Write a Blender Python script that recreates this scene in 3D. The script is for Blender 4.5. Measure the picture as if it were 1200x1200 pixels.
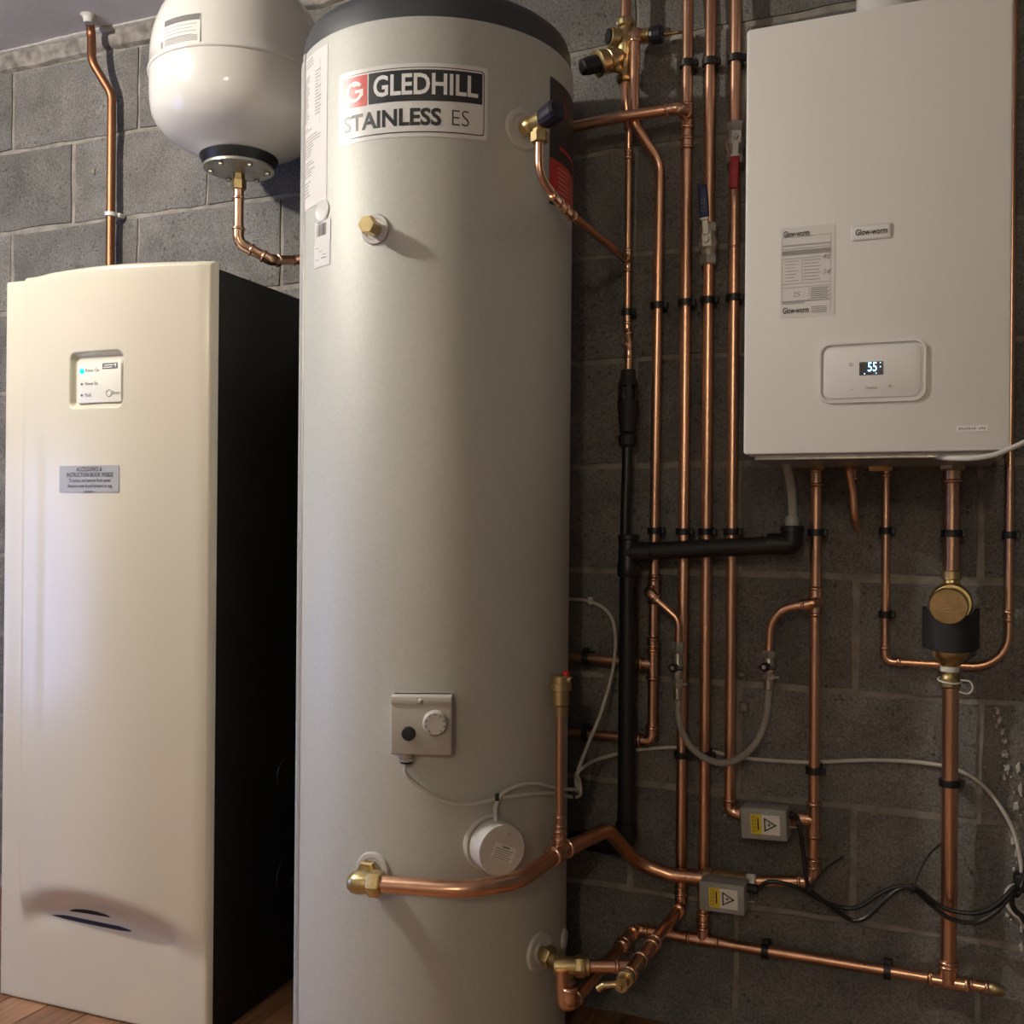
import bpy, bmesh, math, random
from mathutils import Vector, Matrix, noise
random.seed(7)
for o in list(bpy.data.objects): bpy.data.objects.remove(o)
SC = bpy.context.scene
COL = SC.collection
V = Vector
# ------------------------------------------------------------------ camera
F, YAW, PIT, ROL, PY, EYE = 1202.41, .39318, .00131, .00848, 608.38, 1.037
cv = V((-math.sin(YAW)*math.cos(PIT), math.cos(YAW)*math.cos(PIT), math.sin(PIT)))
cr0 = V((math.cos(YAW), math.sin(YAW), 0)); cu0 = cr0.cross(cv)
cr = cr0*math.cos(ROL)+cu0*math.sin(ROL); cu = -cr0*math.sin(ROL)+cu0*math.cos(ROL)
cam = bpy.data.cameras.new('camera'); camo = bpy.data.objects.new('camera', cam); COL.objects.link(camo)
camo.matrix_world = Matrix(((cr.x, cu.x, -cv.x, 0), (cr.y, cu.y, -cv.y, 0), (cr.z, cu.z, -cv.z, EYE), (0, 0, 0, 1)))
cam.sensor_width = 36; cam.lens = 36*F/1200; cam.shift_y = (PY-600)/1200; cam.clip_start = .05
SC.camera = camo
# ------------------------------------------------------------------ world and lamp
w = bpy.data.worlds.new('room_ambient'); SC.world = w; w.use_nodes = True
bg = w.node_tree.nodes['Background']
bg.inputs[0].default_value = (1.0, .96, .9, 1); bg.inputs[1].default_value = .04
def point(name, loc, watt, colr, rad):
    l = bpy.data.lights.new(name, 'POINT'); l.energy = watt; l.color = colr; l.shadow_soft_size = rad
    o = bpy.data.objects.new(name, l); COL.objects.link(o); o.location = loc; return o
point('ceiling_bulb_offscreen', (-2.12, .64, 2.25), 72, (1.0, .935, .82), .032)
point('room_lamp_behind_offscreen', (.25, -2.42, 2.2), 27, (1.0, .85, .60), .06)
def daylight(name, loc, size, watt, colr, rot):
    l = bpy.data.lights.new(name, 'AREA'); l.shape = 'RECTANGLE'; l.size, l.size_y = size; l.energy = watt; l.color = colr
    o = bpy.data.objects.new(name, l); COL.objects.link(o); o.location = loc; o.rotation_euler = rot; return o
daylight('window_left_offscreen', (-3.25, .55, .8), (.9, 1.2), 13, (.33, .46, 1.0), (0, math.radians(-90), 0))
SC.view_settings.view_transform = 'Standard'; SC.view_settings.look = 'None'
SC.view_settings.gamma = 1; SC.view_settings.exposure = 0.25; SC.view_settings.use_curve_mapping = False

# ------------------------------------------------------------------ pixel helpers
def ray(x, y): return cv+cr*((x-600)/F)-cu*((y-PY)/F)
def pl(x, y, Y): d = ray(x, y); return d*(Y/d.y)+V((0, 0, EYE))          # on a plane parallel to the wall
def zz(x, y, z): d = ray(x, y); return d*((z-EYE)/d.z)+V((0, 0, EYE))      # on a level plane
CX, CY, R = -.91537, 1.81016, .265                                          # hot water cylinder
def cyp(x, y, off=0):
    d = ray(x, y); a = d.x**2+d.y**2; b = -(d.x*CX+d.y*CY); c = CX*CX+CY*CY-(R+off)**2
    t = (-b-math.sqrt(max(b*b-a*c, 0)))/a; return d*t+V((0, 0, EYE))
def cyn(p): return V((p.x-CX, p.y-CY, 0)).normalized()
def Zp(x, y, Y): return pl(x, y, Y).z
WY = 2.112          # wall face
PYP = 2.075         # axis of clipped 22 mm pipes
CEIL = 2.333

# ------------------------------------------------------------------ materials
MATS = {}
def mat(name, col, rough=.5, metal=0., var=0., vscale=20., bump=0., bscale=200., coat=0., emit=None, es=0., spec=.5, col2=None, rvar=0., stretch=None, wave=None):
    m = bpy.data.materials.new(name); m.use_nodes = True; nt = m.node_tree; N = nt.nodes; L = nt.links
    b = N['Principled BSDF']
    b.inputs['Base Color'].default_value = (*col, 1); b.inputs['Roughness'].default_value = rough
    b.inputs['Metallic'].default_value = metal; b.inputs['Specular IOR Level'].default_value = spec
    if coat: b.inputs['Coat Weight'].default_value = coat; b.inputs['Coat Roughness'].default_value = .15
    if emit: b.inputs['Emission Color'].default_value = (*emit, 1); b.inputs['Emission Strength'].default_value = es
    geo = N.new('ShaderNodeNewGeometry')
    vec = geo.outputs['Position']
    if stretch:
        mp = N.new('ShaderNodeMapping'); mp.inputs['Scale'].default_value = stretch; L.new(vec, mp.inputs['Vector']); vec = mp.outputs['Vector']
    if var or col2:
        n = N.new('ShaderNodeTexNoise'); n.inputs['Scale'].default_value = vscale; n.inputs['Detail'].default_value = 4
        L.new(vec, n.inputs['Vector'])
        r = N.new('ShaderNodeValToRGB'); c2 = col2 or tuple(c*(1-var) for c in col)
        r.color_ramp.elements[0].position = .35; r.color_ramp.elements[1].position = .65
        r.color_ramp.elements[0].color = (*c2, 1); r.color_ramp.elements[1].color = (*col, 1)
        L.new(n.outputs['Fac'], r.inputs['Fac']); L.new(r.outputs['Color'], b.inputs['Base Color'])
        if rvar:
            mr = N.new('ShaderNodeMapRange'); mr.inputs['To Min'].default_value = rough-rvar; mr.inputs['To Max'].default_value = rough+rvar
            L.new(n.outputs['Fac'], mr.inputs['Value']); L.new(mr.outputs['Result'], b.inputs['Roughness'])
    if bump:
        n2 = N.new('ShaderNodeTexNoise'); n2.inputs['Scale'].default_value = bscale; n2.inputs['Detail'].default_value = 3
        L.new(vec, n2.inputs['Vector'])
        bp = N.new('ShaderNodeBump'); bp.inputs['Strength'].default_value = bump; bp.inputs['Distance'].default_value = .002
        L.new(n2.outputs['Fac'], bp.inputs['Height']); L.new(bp.outputs['Normal'], b.inputs['Normal'])
    MATS[name] = m; return m
def block_mat():
    m = bpy.data.materials.new('concrete_block'); m.use_nodes = True; nt = m.node_tree; N = nt.nodes; L = nt.links
    b = N['Principled BSDF']; b.inputs['Roughness'].default_value = .95; b.inputs['Specular IOR Level'].default_value = .2
    geo = N.new('ShaderNodeNewGeometry'); oi = N.new('ShaderNodeObjectInfo')
    n1 = N.new('ShaderNodeTexNoise'); n1.inputs['Scale'].default_value = 9; n1.inputs['Detail'].default_value = 5
    n2 = N.new('ShaderNodeTexNoise'); n2.inputs['Scale'].default_value = 215; n2.inputs['Detail'].default_value = 4; n2.inputs['Roughness'].default_value = .7
    vo = N.new('ShaderNodeTexVoronoi'); vo.inputs['Scale'].default_value = 58
    for n in (n1, n2, vo): L.new(geo.outputs['Position'], n.inputs['Vector'])
    r1 = N.new('ShaderNodeValToRGB'); e = r1.color_ramp.elements
    e[0].position = .3; e[0].color = (.145, .140, .133, 1); e[1].position = .7; e[1].color = (.245, .236, .224, 1)
    L.new(n1.outputs['Fac'], r1.inputs['Fac'])
    r2 = N.new('ShaderNodeValToRGB'); e = r2.color_ramp.elements
    e[0].position = .34; e[0].color = (.52, .52, .52, 1); e[1].position = .66; e[1].color = (1.25, 1.25, 1.25, 1)
    L.new(n2.outputs['Fac'], r2.inputs['Fac'])
    mx = N.new('ShaderNodeMix'); mx.data_type = 'RGBA'; mx.blend_type = 'MULTIPLY'; mx.inputs['Factor'].default_value = 1
    L.new(r1.outputs['Color'], mx.inputs['A']); L.new(r2.outputs['Color'], mx.inputs['B'])
    hv = N.new('ShaderNodeHueSaturation'); mr = N.new('ShaderNodeMapRange')
    mr.inputs['To Min'].default_value = .85; mr.inputs['To Max'].default_value = 1.15
    L.new(oi.outputs['Random'], mr.inputs['Value']); L.new(mr.outputs['Result'], hv.inputs['Value']); L.new(mx.outputs['Result'], hv.inputs['Color'])
    # scattered pits and grains, pit shade partly put into the colour
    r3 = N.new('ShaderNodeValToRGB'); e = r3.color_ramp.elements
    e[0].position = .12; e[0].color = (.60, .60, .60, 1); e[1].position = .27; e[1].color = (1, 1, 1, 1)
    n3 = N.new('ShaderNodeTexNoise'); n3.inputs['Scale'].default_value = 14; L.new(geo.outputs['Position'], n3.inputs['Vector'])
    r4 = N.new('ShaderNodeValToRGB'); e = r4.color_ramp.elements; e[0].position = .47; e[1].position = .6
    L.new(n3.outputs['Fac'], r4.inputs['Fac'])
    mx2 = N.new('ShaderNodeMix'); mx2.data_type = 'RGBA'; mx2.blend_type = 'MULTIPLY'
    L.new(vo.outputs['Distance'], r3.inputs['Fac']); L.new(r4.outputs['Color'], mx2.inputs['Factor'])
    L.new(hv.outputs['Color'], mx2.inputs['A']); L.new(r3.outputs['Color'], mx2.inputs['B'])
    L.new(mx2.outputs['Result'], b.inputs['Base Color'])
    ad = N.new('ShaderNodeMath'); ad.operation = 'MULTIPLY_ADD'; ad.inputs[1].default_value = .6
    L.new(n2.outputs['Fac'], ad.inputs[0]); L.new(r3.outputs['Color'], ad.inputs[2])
    bp = N.new('ShaderNodeBump'); bp.inputs['Strength'].default_value = .8; bp.inputs['Distance'].default_value = .004
    L.new(ad.outputs[0], bp.inputs['Height']); L.new(bp.outputs['Normal'], b.inputs['Normal'])
    MATS['block'] = m
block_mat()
mat('mortar', (.33, .305, .27), .95, var=.35, vscale=25, bump=.8, bscale=160, spec=.2)
mat('plaster', (.34, .31, .28), .9, var=.55, vscale=30, bump=.8, bscale=60, spec=.2)
mat('plaster_white', (.62, .60, .56), .85, var=.25, vscale=40, bump=.7, bscale=90, spec=.2)
mat('wall_paint', (.84, .80, .74), .8, bump=.1, bscale=60, spec=.3)
mat('ceiling_paint', (.74, .72, .70), .85, var=.12, vscale=4, bump=.25, bscale=60, spec=.2)
mat('copper', (.90, .53, .35), .30, 1, var=.22, vscale=18, rvar=.07, bump=.08, bscale=90, stretch=(1, 1, .25))
mat('copper_fit', (.93, .58, .40), .26, 1, var=.25, vscale=40, rvar=.06)
mat('copper_old', (.40, .185, .10), .46, 1, var=.25, vscale=12, rvar=.06, stretch=(1, 1, .3))
mat('brass', (.70, .55, .28), .34, 1, var=.2, vscale=60, bump=.15, bscale=400)
mat('brass_dull', (.58, .46, .24), .45, 1, var=.25, vscale=60)
mat('chrome', (.62, .60, .55), .28, 1, var=.1, vscale=60)
mat('steel_plate', (.68, .66, .62), .4, .3)
mat('zinc', (.58, .56, .50), .38, .75, var=.25, vscale=40)
mat('braid', (.60, .58, .53), .40, .6, bump=1., bscale=900, var=.3, vscale=700)
mat('jacket', (.55, .555, .51), .53, .16, var=.06, vscale=160, bump=.06, bscale=350, spec=.5)
mat('jacket_edge', (.70, .70, .70), .35, .5)
mat('lid_grey', (.052, .056, .062), .45, bump=.05, bscale=300)
mat('black_plastic', (.012, .012, .013), .38, bump=.05, bscale=300)
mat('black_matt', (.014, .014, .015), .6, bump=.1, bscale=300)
mat('black_panel', (.0075, .0075, .0075), .42, spec=.35)
mat('vessel_white', (.74, .72, .68), .11,  bump=.02, bscale=60)
mat('boiler_white', (.82, .80, .76), .5, var=.02, vscale=3)
mat('boiler_trim', (.70, .68, .65), .3)
mat('cab_white', (.70, .65, .53), .30, coat=.2, var=.02, vscale=3)
mat('cab_face', (.82, .80, .72), .35)
mat('grey_label', (.40, .40, .41), .5)
mat('label_white', (.78, .77, .74), .3, coat=.2)
mat('label_paper', (.74, .72, .68), .55)
mat('print_dark', (.022, .025, .028), .4)
mat('print_grey', (.30, .29, .28), .6)
mat('print_mid', (.16, .155, .15), .6)
mat('print_red', (.60, .035, .03), .35)
mat('print_white', (.85, .84, .82), .4)
mat('print_yellow', (.78, .60, .03), .5)
mat('grip_red', (.36, .012, .03), .45)
mat('raised_red', (.5, .10, .12), .45)
mat('raised_blue', (.22, .24, .30), .45)
mat('grip_blue', (.012, .022, .09), .45)
mat('knob_blue', (.012, .011, .022), .4)
mat('cap_red', (.55, .02, .02), .4)
mat('plastic_grey', (.52, .49, .44), .42)
mat('plastic_grey2', (.58, .55, .50), .4)
mat('act_grey', (.36, .36, .34), .45, .1, var=.1, vscale=80)
mat('hose_grey', (.42, .42, .40), .5)
mat('cable_white', (.62, .59, .53), .45)
mat('collar_white', (.60, .58, .55), .45, bump=.1, bscale=80)
mat('lcd', (.004, .008, .03), .2)
mat('lcd_on', (.2, .5, 1.), .4, emit=(.35, .62, 1.), es=2.2)
mat('led_green', (0, .9, .6), .4, emit=(.0, 1., .62), es=9)
mat('plank_a', (.34, .17, .085), .38, var=.45, vscale=7, stretch=(14, 1, 1))
mat('plank_b', (.27, .13, .065), .40, var=.45, vscale=7, stretch=(14, 1.2, 1))
mat('plank_c', (.40, .21, .11), .38, var=.4, vscale=7, stretch=(14, .9, 1))
mat('gap_dark', (.10, .065, .04), .9)
mat('flue', (.66, .65, .62), .4)
mat('bag_grey', (.42, .43, .44), .35)

# ------------------------------------------------------------------ mesh building
def frame(axis):
    a = V(axis).normalized(); h = V((0, 0, 1)) if abs(a.z) < .9 else V((1, 0, 0))
    x = h.cross(a).normalized(); return x, a.cross(x), a
class MB:
    def __init__(s): s.v = []; s.f = []
    def add(s, vs, fs):
        n = len(s.v); s.v += [V(p) for p in vs]; s.f += [tuple(i+n for i in f) for f in fs]; return s
    def rings(s, rings, cap0=True, cap1=True, closed=False):
        n = len(rings[0]); vs = [p for r in rings for p in r]; fs = []
        m = len(rings)
        for i in range(m if closed else m-1):
            j = (i+1) % m
            for k in range(n):
                l = (k+1) % n; fs.append((i*n+k, i*n+l, j*n+l, j*n+k))
        if not closed:
            if cap0: fs.append(tuple(range(n-1, -1, -1)))
            if cap1: fs.append(tuple((m-1)*n+k for k in range(n)))
        return s.add(vs, fs)
    def lathe(s, prof, o, axis, seg=24, cap0=True, cap1=True):
        x, y, a = frame(axis); o = V(o); rs = []
        for r, h in prof:
            r = max(r, 1e-5)
            rs.append([o+a*h+(x*math.cos(t)+y*math.sin(t))*r for t in [2*math.pi*k/seg for k in range(seg)]])
        return s.rings(rs, cap0, cap1)
    def cyl(s, p, q, r, seg=16, r2=None):
        p, q = V(p), V(q); d = q-p; L = d.length; b = min(r*.15, L*.2, .002); r2 = r if r2 is None else r2
        return s.lathe([(r-b, 0), (r, b), (r2, L-b), (r2-b, L)], p, d, seg)
    def hexnut(s, p, q, r):
        p, q = V(p), V(q); L = (q-p).length; return s.lathe([(r*.9, 0), (r, L*.15), (r, L*.85), (r*.9, L)], p, q-p, 6)
    def torus(s, c, axis, R_, r, seg=24, n=8):
        x, y, a = frame(axis); c = V(c)
        rs = []
        for k in range(seg):
            t = 2*math.pi*k/seg; e = x*math.cos(t)+y*math.sin(t)
            rs.append([c+e*(R_+r*math.cos(u))+a*(r*math.sin(u)) for u in [2*math.pi*j/n for j in range(n)]])
        return s.rings(rs, closed=True)
    def tube(s, pts, r, bend=.03, seg=12, sub=6):
        P = fillet([V(p) for p in pts], bend, sub); rs = []
        d = (P[1]-P[0]).normalized(); x, y, _ = frame(d)
        for i, p in enumerate(P):
            if i == 0: t = (P[1]-P[0])
            elif i == len(P)-1: t = P[-1]-P[-2]
            else: t = (P[i+1]-P[i]).normalized()+(P[i]-P[i-1]).normalized()
            t = t.normalized() if t.length > 1e-9 else d
            x = (x-t*x.dot(t)).normalized(); y = t.cross(x); d = t
            rs.append([p+(x*math.cos(a)+y*math.sin(a))*r for a in [2*math.pi*k/seg for k in range(seg)]])
        return s.rings(rs)
    def box(s, c, size, bev=.002, segs=2, mtx=None):
        bm = bmesh.new(); bmesh.ops.create_cube(bm, size=1)
        for vt in bm.verts: vt.co = V((vt.co.x*size[0], vt.co.y*size[1], vt.co.z*size[2]))
        if bev: bmesh.ops.bevel(bm, geom=bm.edges[:], offset=min(bev, min(size)*.45), segments=segs, affect='EDGES', profile=.5)
        m = (mtx or Matrix.Identity(3))
        bm.verts.index_update()
        s.add([V(c)+m @ vt.co for vt in bm.verts], [[vt.index for vt in f.verts] for f in bm.faces]); bm.free(); return s
    def rrect(s, fr, x0, x1, y0, y1, rad, h0, h1, inset=0., seg=5):   # rounded rectangle slab; fr maps (u,v,w) to world
        def loop(d, h):
            r = max(rad-d, 1e-4); out = []
            for cx_, cy_, a0 in ((x1-rad, y1-rad, 0), (x0+rad, y1-rad, 90), (x0+rad, y0+rad, 180), (x1-rad, y0+rad, 270)):
                for k in range(seg+1):
                    a = math.radians(a0+90*k/seg); out.append(V(fr(cx_+r*math.cos(a), cy_+r*math.sin(a), h)))
            return out
        if inset: return s.rings([loop(0, h0), loop(0, h1-inset), loop(inset*.3, h1-inset*.3), loop(inset, h1)])
        return s.rings([loop(0, h0), loop(0, h1)])
    def frame_rr(s, fr, x0, x1, y0, y1, rad, wd, h0, h1, seg=5):     # rounded rectangular ring
        def loop(d, h):
            out = []
            for cx_, cy_, a0 in ((x1-rad, y1-rad, 0), (x0+rad, y1-rad, 90), (x0+rad, y0+rad, 180), (x1-rad, y0+rad, 270)):
                r = max(rad-d, 1e-4)
                for k in range(seg+1):
                    a = math.radians(a0+90*k/seg); out.append(V(fr(cx_+r*math.cos(a), cy_+r*math.sin(a), h)))
            return out
        return s.rings([loop(0, h0), loop(wd*.15, h1), loop(wd*.85, h1), loop(wd, h0)], closed=True)
    def quadstrip(s, fr, x0, x1, y0, y1, h=0., n=1):                 # flat or wrapped print
        vs = []; fs = []
        for i in range(n+1):
            u = x0+(x1-x0)*i/n; vs += [V(fr(u, y0, h)), V(fr(u, y1, h))]
        for i in range(n): fs.append((2*i, 2*i+2, 2*i+3, 2*i+1))
        return s.add(vs, fs)
def fillet(P, bend, sub):
    if len(P) < 3 or (not isinstance(bend, (list, tuple)) and bend <= 0): return P
    out = [P[0]]
    for i in range(1, len(P)-1):
        b = bend[i-1] if isinstance(bend, (list, tuple)) else bend
        a, c, d = P[i-1], P[i], P[i+1]; u = (a-c); w_ = (d-c); lu, lw = u.length, w_.length; u.normalize(); w_.normalize()
        ang = u.angle(w_)
        if ang > 3.1: out.append(c); continue
        t = min(b/math.tan(ang/2), lu*.49, lw*.49); rr = t*math.tan(ang/2)
        bis = (u+w_).normalized(); cen = c+bis*(rr/math.sin(ang/2)); p0 = c+u*t; p1 = c+w_*t
        e0 = (p0-cen); e1 = (p1-cen); tot = e0.angle(e1)
        for k in range(sub+1):
            f = k/sub; out.append(cen+(e0*math.sin((1-f)*tot)+e1*math.sin(f*tot))/math.sin(tot))
    out.append(P[-1]); return out
def spline(P, n=8):
    P = [V(p) for p in P]; Q = [P[0]*2-P[1]]+P+[P[-1]*2-P[-2]]; out = []
    for i in range(1, len(Q)-2):
        a, b, c, d = Q[i-1:i+3]
        for k in range(n):
            t = k/n; out.append(.5*((2*b)+(c-a)*t+(2*a-5*b+4*c-d)*t*t+(3*b-a-3*c+d)*t**3))
    out.append(P[-1]); return out

ORG = {}
def mesh_of(mb, name, org, smooth=True, ang=.7):
    me = bpy.data.meshes.new(name); me.from_pydata([tuple(p-org) for p in mb.v], [], mb.f); me.validate()
    bm = bmesh.new(); bm.from_mesh(me); bmesh.ops.recalc_face_normals(bm, faces=bm.faces[:]); bm.to_mesh(me); bm.free()
    if smooth:
        me.polygons.foreach_set('use_smooth', [True]*len(me.polygons)); me.set_sharp_from_angle(angle=ang)
    me.update(); return me
def part(name, mb, m, parent, label=None, smooth=True, ang=.7):
    org = ORG[parent.name]; me = mesh_of(mb, name, org, smooth, ang); me.materials.append(MATS[m])
    o = bpy.data.objects.new(name, me); COL.objects.link(o); o.parent = parent; ORG[o.name] = org
    if label: o['label'] = label
    return o
def thing(name, loc, label, cat, group=None):
    o = bpy.data.objects.new(name, None); COL.objects.link(o); o.location = V(loc); ORG[o.name] = V(loc); o.empty_display_size = .05
    o['label'] = label; o['category'] = cat
    if group: o['group'] = group
    return o
def solo(name, mb, m, label, cat, group=None, ang=.7):
    lo = V([min(p[i] for p in mb.v) for i in range(3)]); hi = V([max(p[i] for p in mb.v) for i in range(3)])
    org = V(((lo.x+hi.x)/2, (lo.y+hi.y)/2, lo.z)); me = mesh_of(mb, name, org, True, ang); me.materials.append(MATS[m])
    o = bpy.data.objects.new(name, me); COL.objects.link(o); o.location = org; ORG[o.name] = org
    o['label'] = label; o['category'] = cat
    if group: o['group'] = group
    return o
def struct(name, mb, m, smooth=False):
    me = mesh_of(mb, name, V((0, 0, 0)), smooth); me.materials.append(MATS[m])
    o = bpy.data.objects.new(name, me); COL.objects.link(o); ORG[o.name] = V((0, 0, 0)); o['kind'] = 'structure'; return o
def copy_tree(root, loc, label, group=None):
    r = root.copy(); COL.objects.link(r); r.location = V(loc); r['label'] = label
    if group: r['group'] = group
    for ch in list(root.children):
        c = ch.copy(); COL.objects.link(c); c.parent = r
    return r
def text_mb(body, size, fr, h=0., align='CENTER', bold=0., mb=None, sx=1., shear=0.):
    cu_ = bpy.data.curves.new('t', 'FONT'); cu_.body = body; cu_.size = size; cu_.align_x = align; cu_.align_y = 'CENTER'
    cu_.offset = bold; cu_.resolution_u = 3; cu_.shear = shear
    o = bpy.data.objects.new('t', cu_); COL.objects.link(o); bpy.context.view_layer.update()
    dg = bpy.context.evaluated_depsgraph_get(); me = bpy.data.meshes.new_from_object(o.evaluated_get(dg))
    mb = mb or MB()
    mb.add([fr(p.co.x*sx, p.co.y, h) for p in me.vertices], [list(p.vertices) for p in me.polygons])
    bpy.data.objects.remove(o); bpy.data.curves.remove(cu_); bpy.data.meshes.remove(me); return mb
def plane_fr(o, ux, uy):
    o, ux, uy = V(o), V(ux).normalized(), V(uy).normalized(); n = ux.cross(uy)
    return lambda u, v, h=0.: o+ux*u+uy*v+n*h
def cyl_fr(s0, z0):                                   # arc length s (m) from angle 0 and height z on the cylinder
    return lambda u, v, h=0.: V((CX+(R+h)*math.cos((s0+u)/R), CY+(R+h)*math.sin((s0+u)/R), z0+v))

# ------------------------------------------------------------------ the room
wall = struct('wall_back', MB().box((-1.0, WY+.06, 1.15), (4.6, .112, 2.42), 0), 'mortar')
ORG['wall_back'] = V((0, 0, 0))
def block_mesh(seed, bw=.4365, bh=.2105):
    rn = random.Random(seed); mb = MB(); nx, nz = 8, 4
    vs = []; fs = []
    for j in range(nz+1):
        for i in range(nx+1):
            ed = i in (0, nx) or j in (0, nz)
            x = (i/nx-.5)*bw; z = (j/nz-.5)*bh
            if i in (0, nx): x += rn.uniform(-.0035, .0015)*(1 if i else -1)*-1
            if j in (0, nz): z += rn.uniform(-.0035, .0015)*(1 if j else -1)*-1
            vs.append((x, (-.0004 if ed else -.0028)+rn.uniform(-.0008, .0008), z))
    for j in range(nz):
        for i in range(nx): a = j*(nx+1)+i; fs.append((a, a+1, a+nx+2, a+nx+1))
    mb.add(vs, fs)
    loop = [i for i in range(nx+1)]+[j*(nx+1)+nx for j in range(1, nz+1)]+[nz*(nx+1)+i for i in range(nx-1, -1, -1)]+[j*(nx+1) for j in range(nz-1, 0, -1)]
    b = len(mb.v); mb.v += [V((mb.v[i].x, .05, mb.v[i].z)) for i in loop]; L = len(loop)
    mb.f += [(loop[k], b+k, b+(k+1) % L, loop[(k+1) % L]) for k in range(L)]
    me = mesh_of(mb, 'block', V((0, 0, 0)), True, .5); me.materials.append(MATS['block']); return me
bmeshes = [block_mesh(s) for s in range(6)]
ZT = 2.281
for k in range(10):
    z = ZT-.225*k-.1125; off = .075 if k % 2 else -.148
    for n in range(-8, 4):
        x = off+.45*n+.225
        if x-.225 < -3.3 or x+.225 > 1.32: continue
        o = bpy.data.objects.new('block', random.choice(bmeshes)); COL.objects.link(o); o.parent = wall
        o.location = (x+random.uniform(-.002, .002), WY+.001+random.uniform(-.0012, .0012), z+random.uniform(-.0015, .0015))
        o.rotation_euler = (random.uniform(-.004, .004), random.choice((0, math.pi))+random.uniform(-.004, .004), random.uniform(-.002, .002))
struct('wall_front', MB().box((-1.0, -2.70, 1.15), (4.6, .1, 2.42), 0), 'wall_paint')      # plain painted wall behind the viewer
# ragged plaster line where the blocks meet the ceiling
mb = MB(); vs = []; fs = []; n = 120
for i in range(n+1):
    x = -3.3+4.6*i/n; e = noise.noise(V((x*9, 0, 0)))*.014+noise.noise(V((x*31, 5, 0)))*.006
    d = noise.noise(V((x*14, 3, 1)))*.006
    vs += [(x, WY+.01, ZT-.004+e*.6), (x, WY-.008+d, ZT+.006+e), (x, WY-.012-d, ZT+.03+e*.6), (x, WY-.016+d, CEIL+.004), (x, WY+.02, CEIL+.004)]
for i in range(n):
    for j in range(4): a = i*5+j; fs.append((a, a+5, a+6, a+1))
mb.add(vs, fs); part('plaster_strip', mb, 'plaster', wall)
def dab(pts, name, m, t=.004, seed=1):
    mb = MB(); rn = random.Random(seed)
    c = sum((V(p) for p in pts), V())/len(pts); ring0 = [V(p)+V((0, .002, 0)) for p in pts]
    ring1 = [c+(V(p)-c)*.7+V((0, -t*rn.uniform(.6, 1.1), 0)) for p in pts]
    mb.rings([ring0, ring1]); return part(name, mb, m, wall)
def blob(px, py, rx, ry, seed, m='plaster_white', Y=WY-.004, t=.004):
    rn = random.Random(seed); pts = []
    c = pl(px, py, Y)
    for k in range(11):
        a = 2*math.pi*k/11; f = rn.uniform(.6, 1.15); pts.append(c+V((math.cos(a)*rx*f, 0, math.sin(a)*ry*f)))
    dab(pts, 'plaster_dab', m, t, seed)
blob(871, 829, .013, .015, 3, 'plaster')
for i, (x, y, a, b) in enumerate([(1169, 834, .003, .007), (1171, 845, .004, .009), (1174, 858, .004, .008), (1177, 869, .006, .007), (1175, 884, .004, .009), (1180, 900, .007, .008), (1177, 912, .003, .005), (1193, 900, .004, .012), (1196, 925, .005, .014), (1191, 945, .006, .01), (1187, 985, .005, .009), (1192, 1000, .006, .012), (1189, 1020, .004, .006), (1181, 1073, .004, .004), (1197, 1090, .003, .008), (1197, 1110, .004, .01)]):
    blob(x, y, a, b, 20+i, 'plaster_white', t=.003)
for i, (x, y, a, b) in enumerate([(110, 200, .006, .012), (690, 395, .006, .008), (700, 505, .004, .004), (680, 430, .01, .004), (1073, 600, .002, .007), (862, 705, .006, .008), (870, 790, .01, .006)]):
    blob(x, y, a, b, 60+i, 'mortar', t=.003)
rq = random.Random(11); trail = [(1169, 832), (1172, 850), (1177, 870), (1175, 890), (1181, 908), (1194, 925), (1196, 950), (1190, 985), (1192, 1010), (1188, 1030), (1180, 1072), (1197, 1100)]
for i in range(46):
    j = rq.randrange(len(trail)-1); t = rq.random(); a = trail[j]; b = trail[j+1]
    blob(a[0]+(b[0]-a[0])*t+rq.gauss(0, 3), a[1]+(b[1]-a[1])*t+rq.gauss(0, 3), rq.uniform(.001, .0032), rq.uniform(.0012, .004), 100+i, 'plaster_white', t=.002)
# rough mortar left along the foot of the wall
mb = MB(); vs = []; fs = []; n = 60
for i in range(n+1):
    x = -1.2+1.9*i/n; e = noise.noise(V((x*12, 0, 7)))*.012+noise.noise(V((x*40, 0, 9)))*.006
    vs += [(x, WY+.006, .045+e), (x, WY-.008+e*.3, .032+e), (x, WY-.02+e, .006), (x, WY-.022+e, -.02)]
for i in range(n):
    for j in range(3): a = i*4+j; fs.append((a, a+4, a+5, a+1))
mb.add(vs, fs); part('mortar_fillet', mb, 'block', wall)
mb = MB(); mb.box((-1.0, -.25, CEIL+.05), (4.6, 4.9, .1), 0); ceil = struct('ceiling', mb, 'ceiling_paint')
mb = MB(); vs = []; fs = []; n = 160        # cracked white filler bead along the ceiling edge
for i in range(n+1):
    x = -3.3+4.6*i/n; e = abs(noise.noise(V((x*11, 2, 0))))*.02+abs(noise.noise(V((x*37, 5, 3))))*.008
    vs += [(x, WY+.01, CEIL-.003-e*.5), (x, WY-.018, CEIL-.005-e*.45), (x, WY-.022-e*.8, CEIL-.003), (x, WY-.020-e*.7, CEIL+.003)]
for i in range(n):
    for j in range(3): a = i*4+j; fs.append((a, a+4, a+5, a+1))
mb.add(vs, fs); part('filler_bead', mb, 'plaster_white', ceil)
floor = struct('floor', MB().box((-1.0, -.25, -.0625), (4.6, 4.9, .1), 0), 'gap_dark')
pm = {}
for m in 'abc':
    mb = MB(); mb.box((0, 0, -.006), (.1015, .638, .012), .0012, 1); me = mesh_of(mb, 'plank', V(), False); me.materials.append(MATS['plank_'+m]); pm[m] = me
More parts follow.
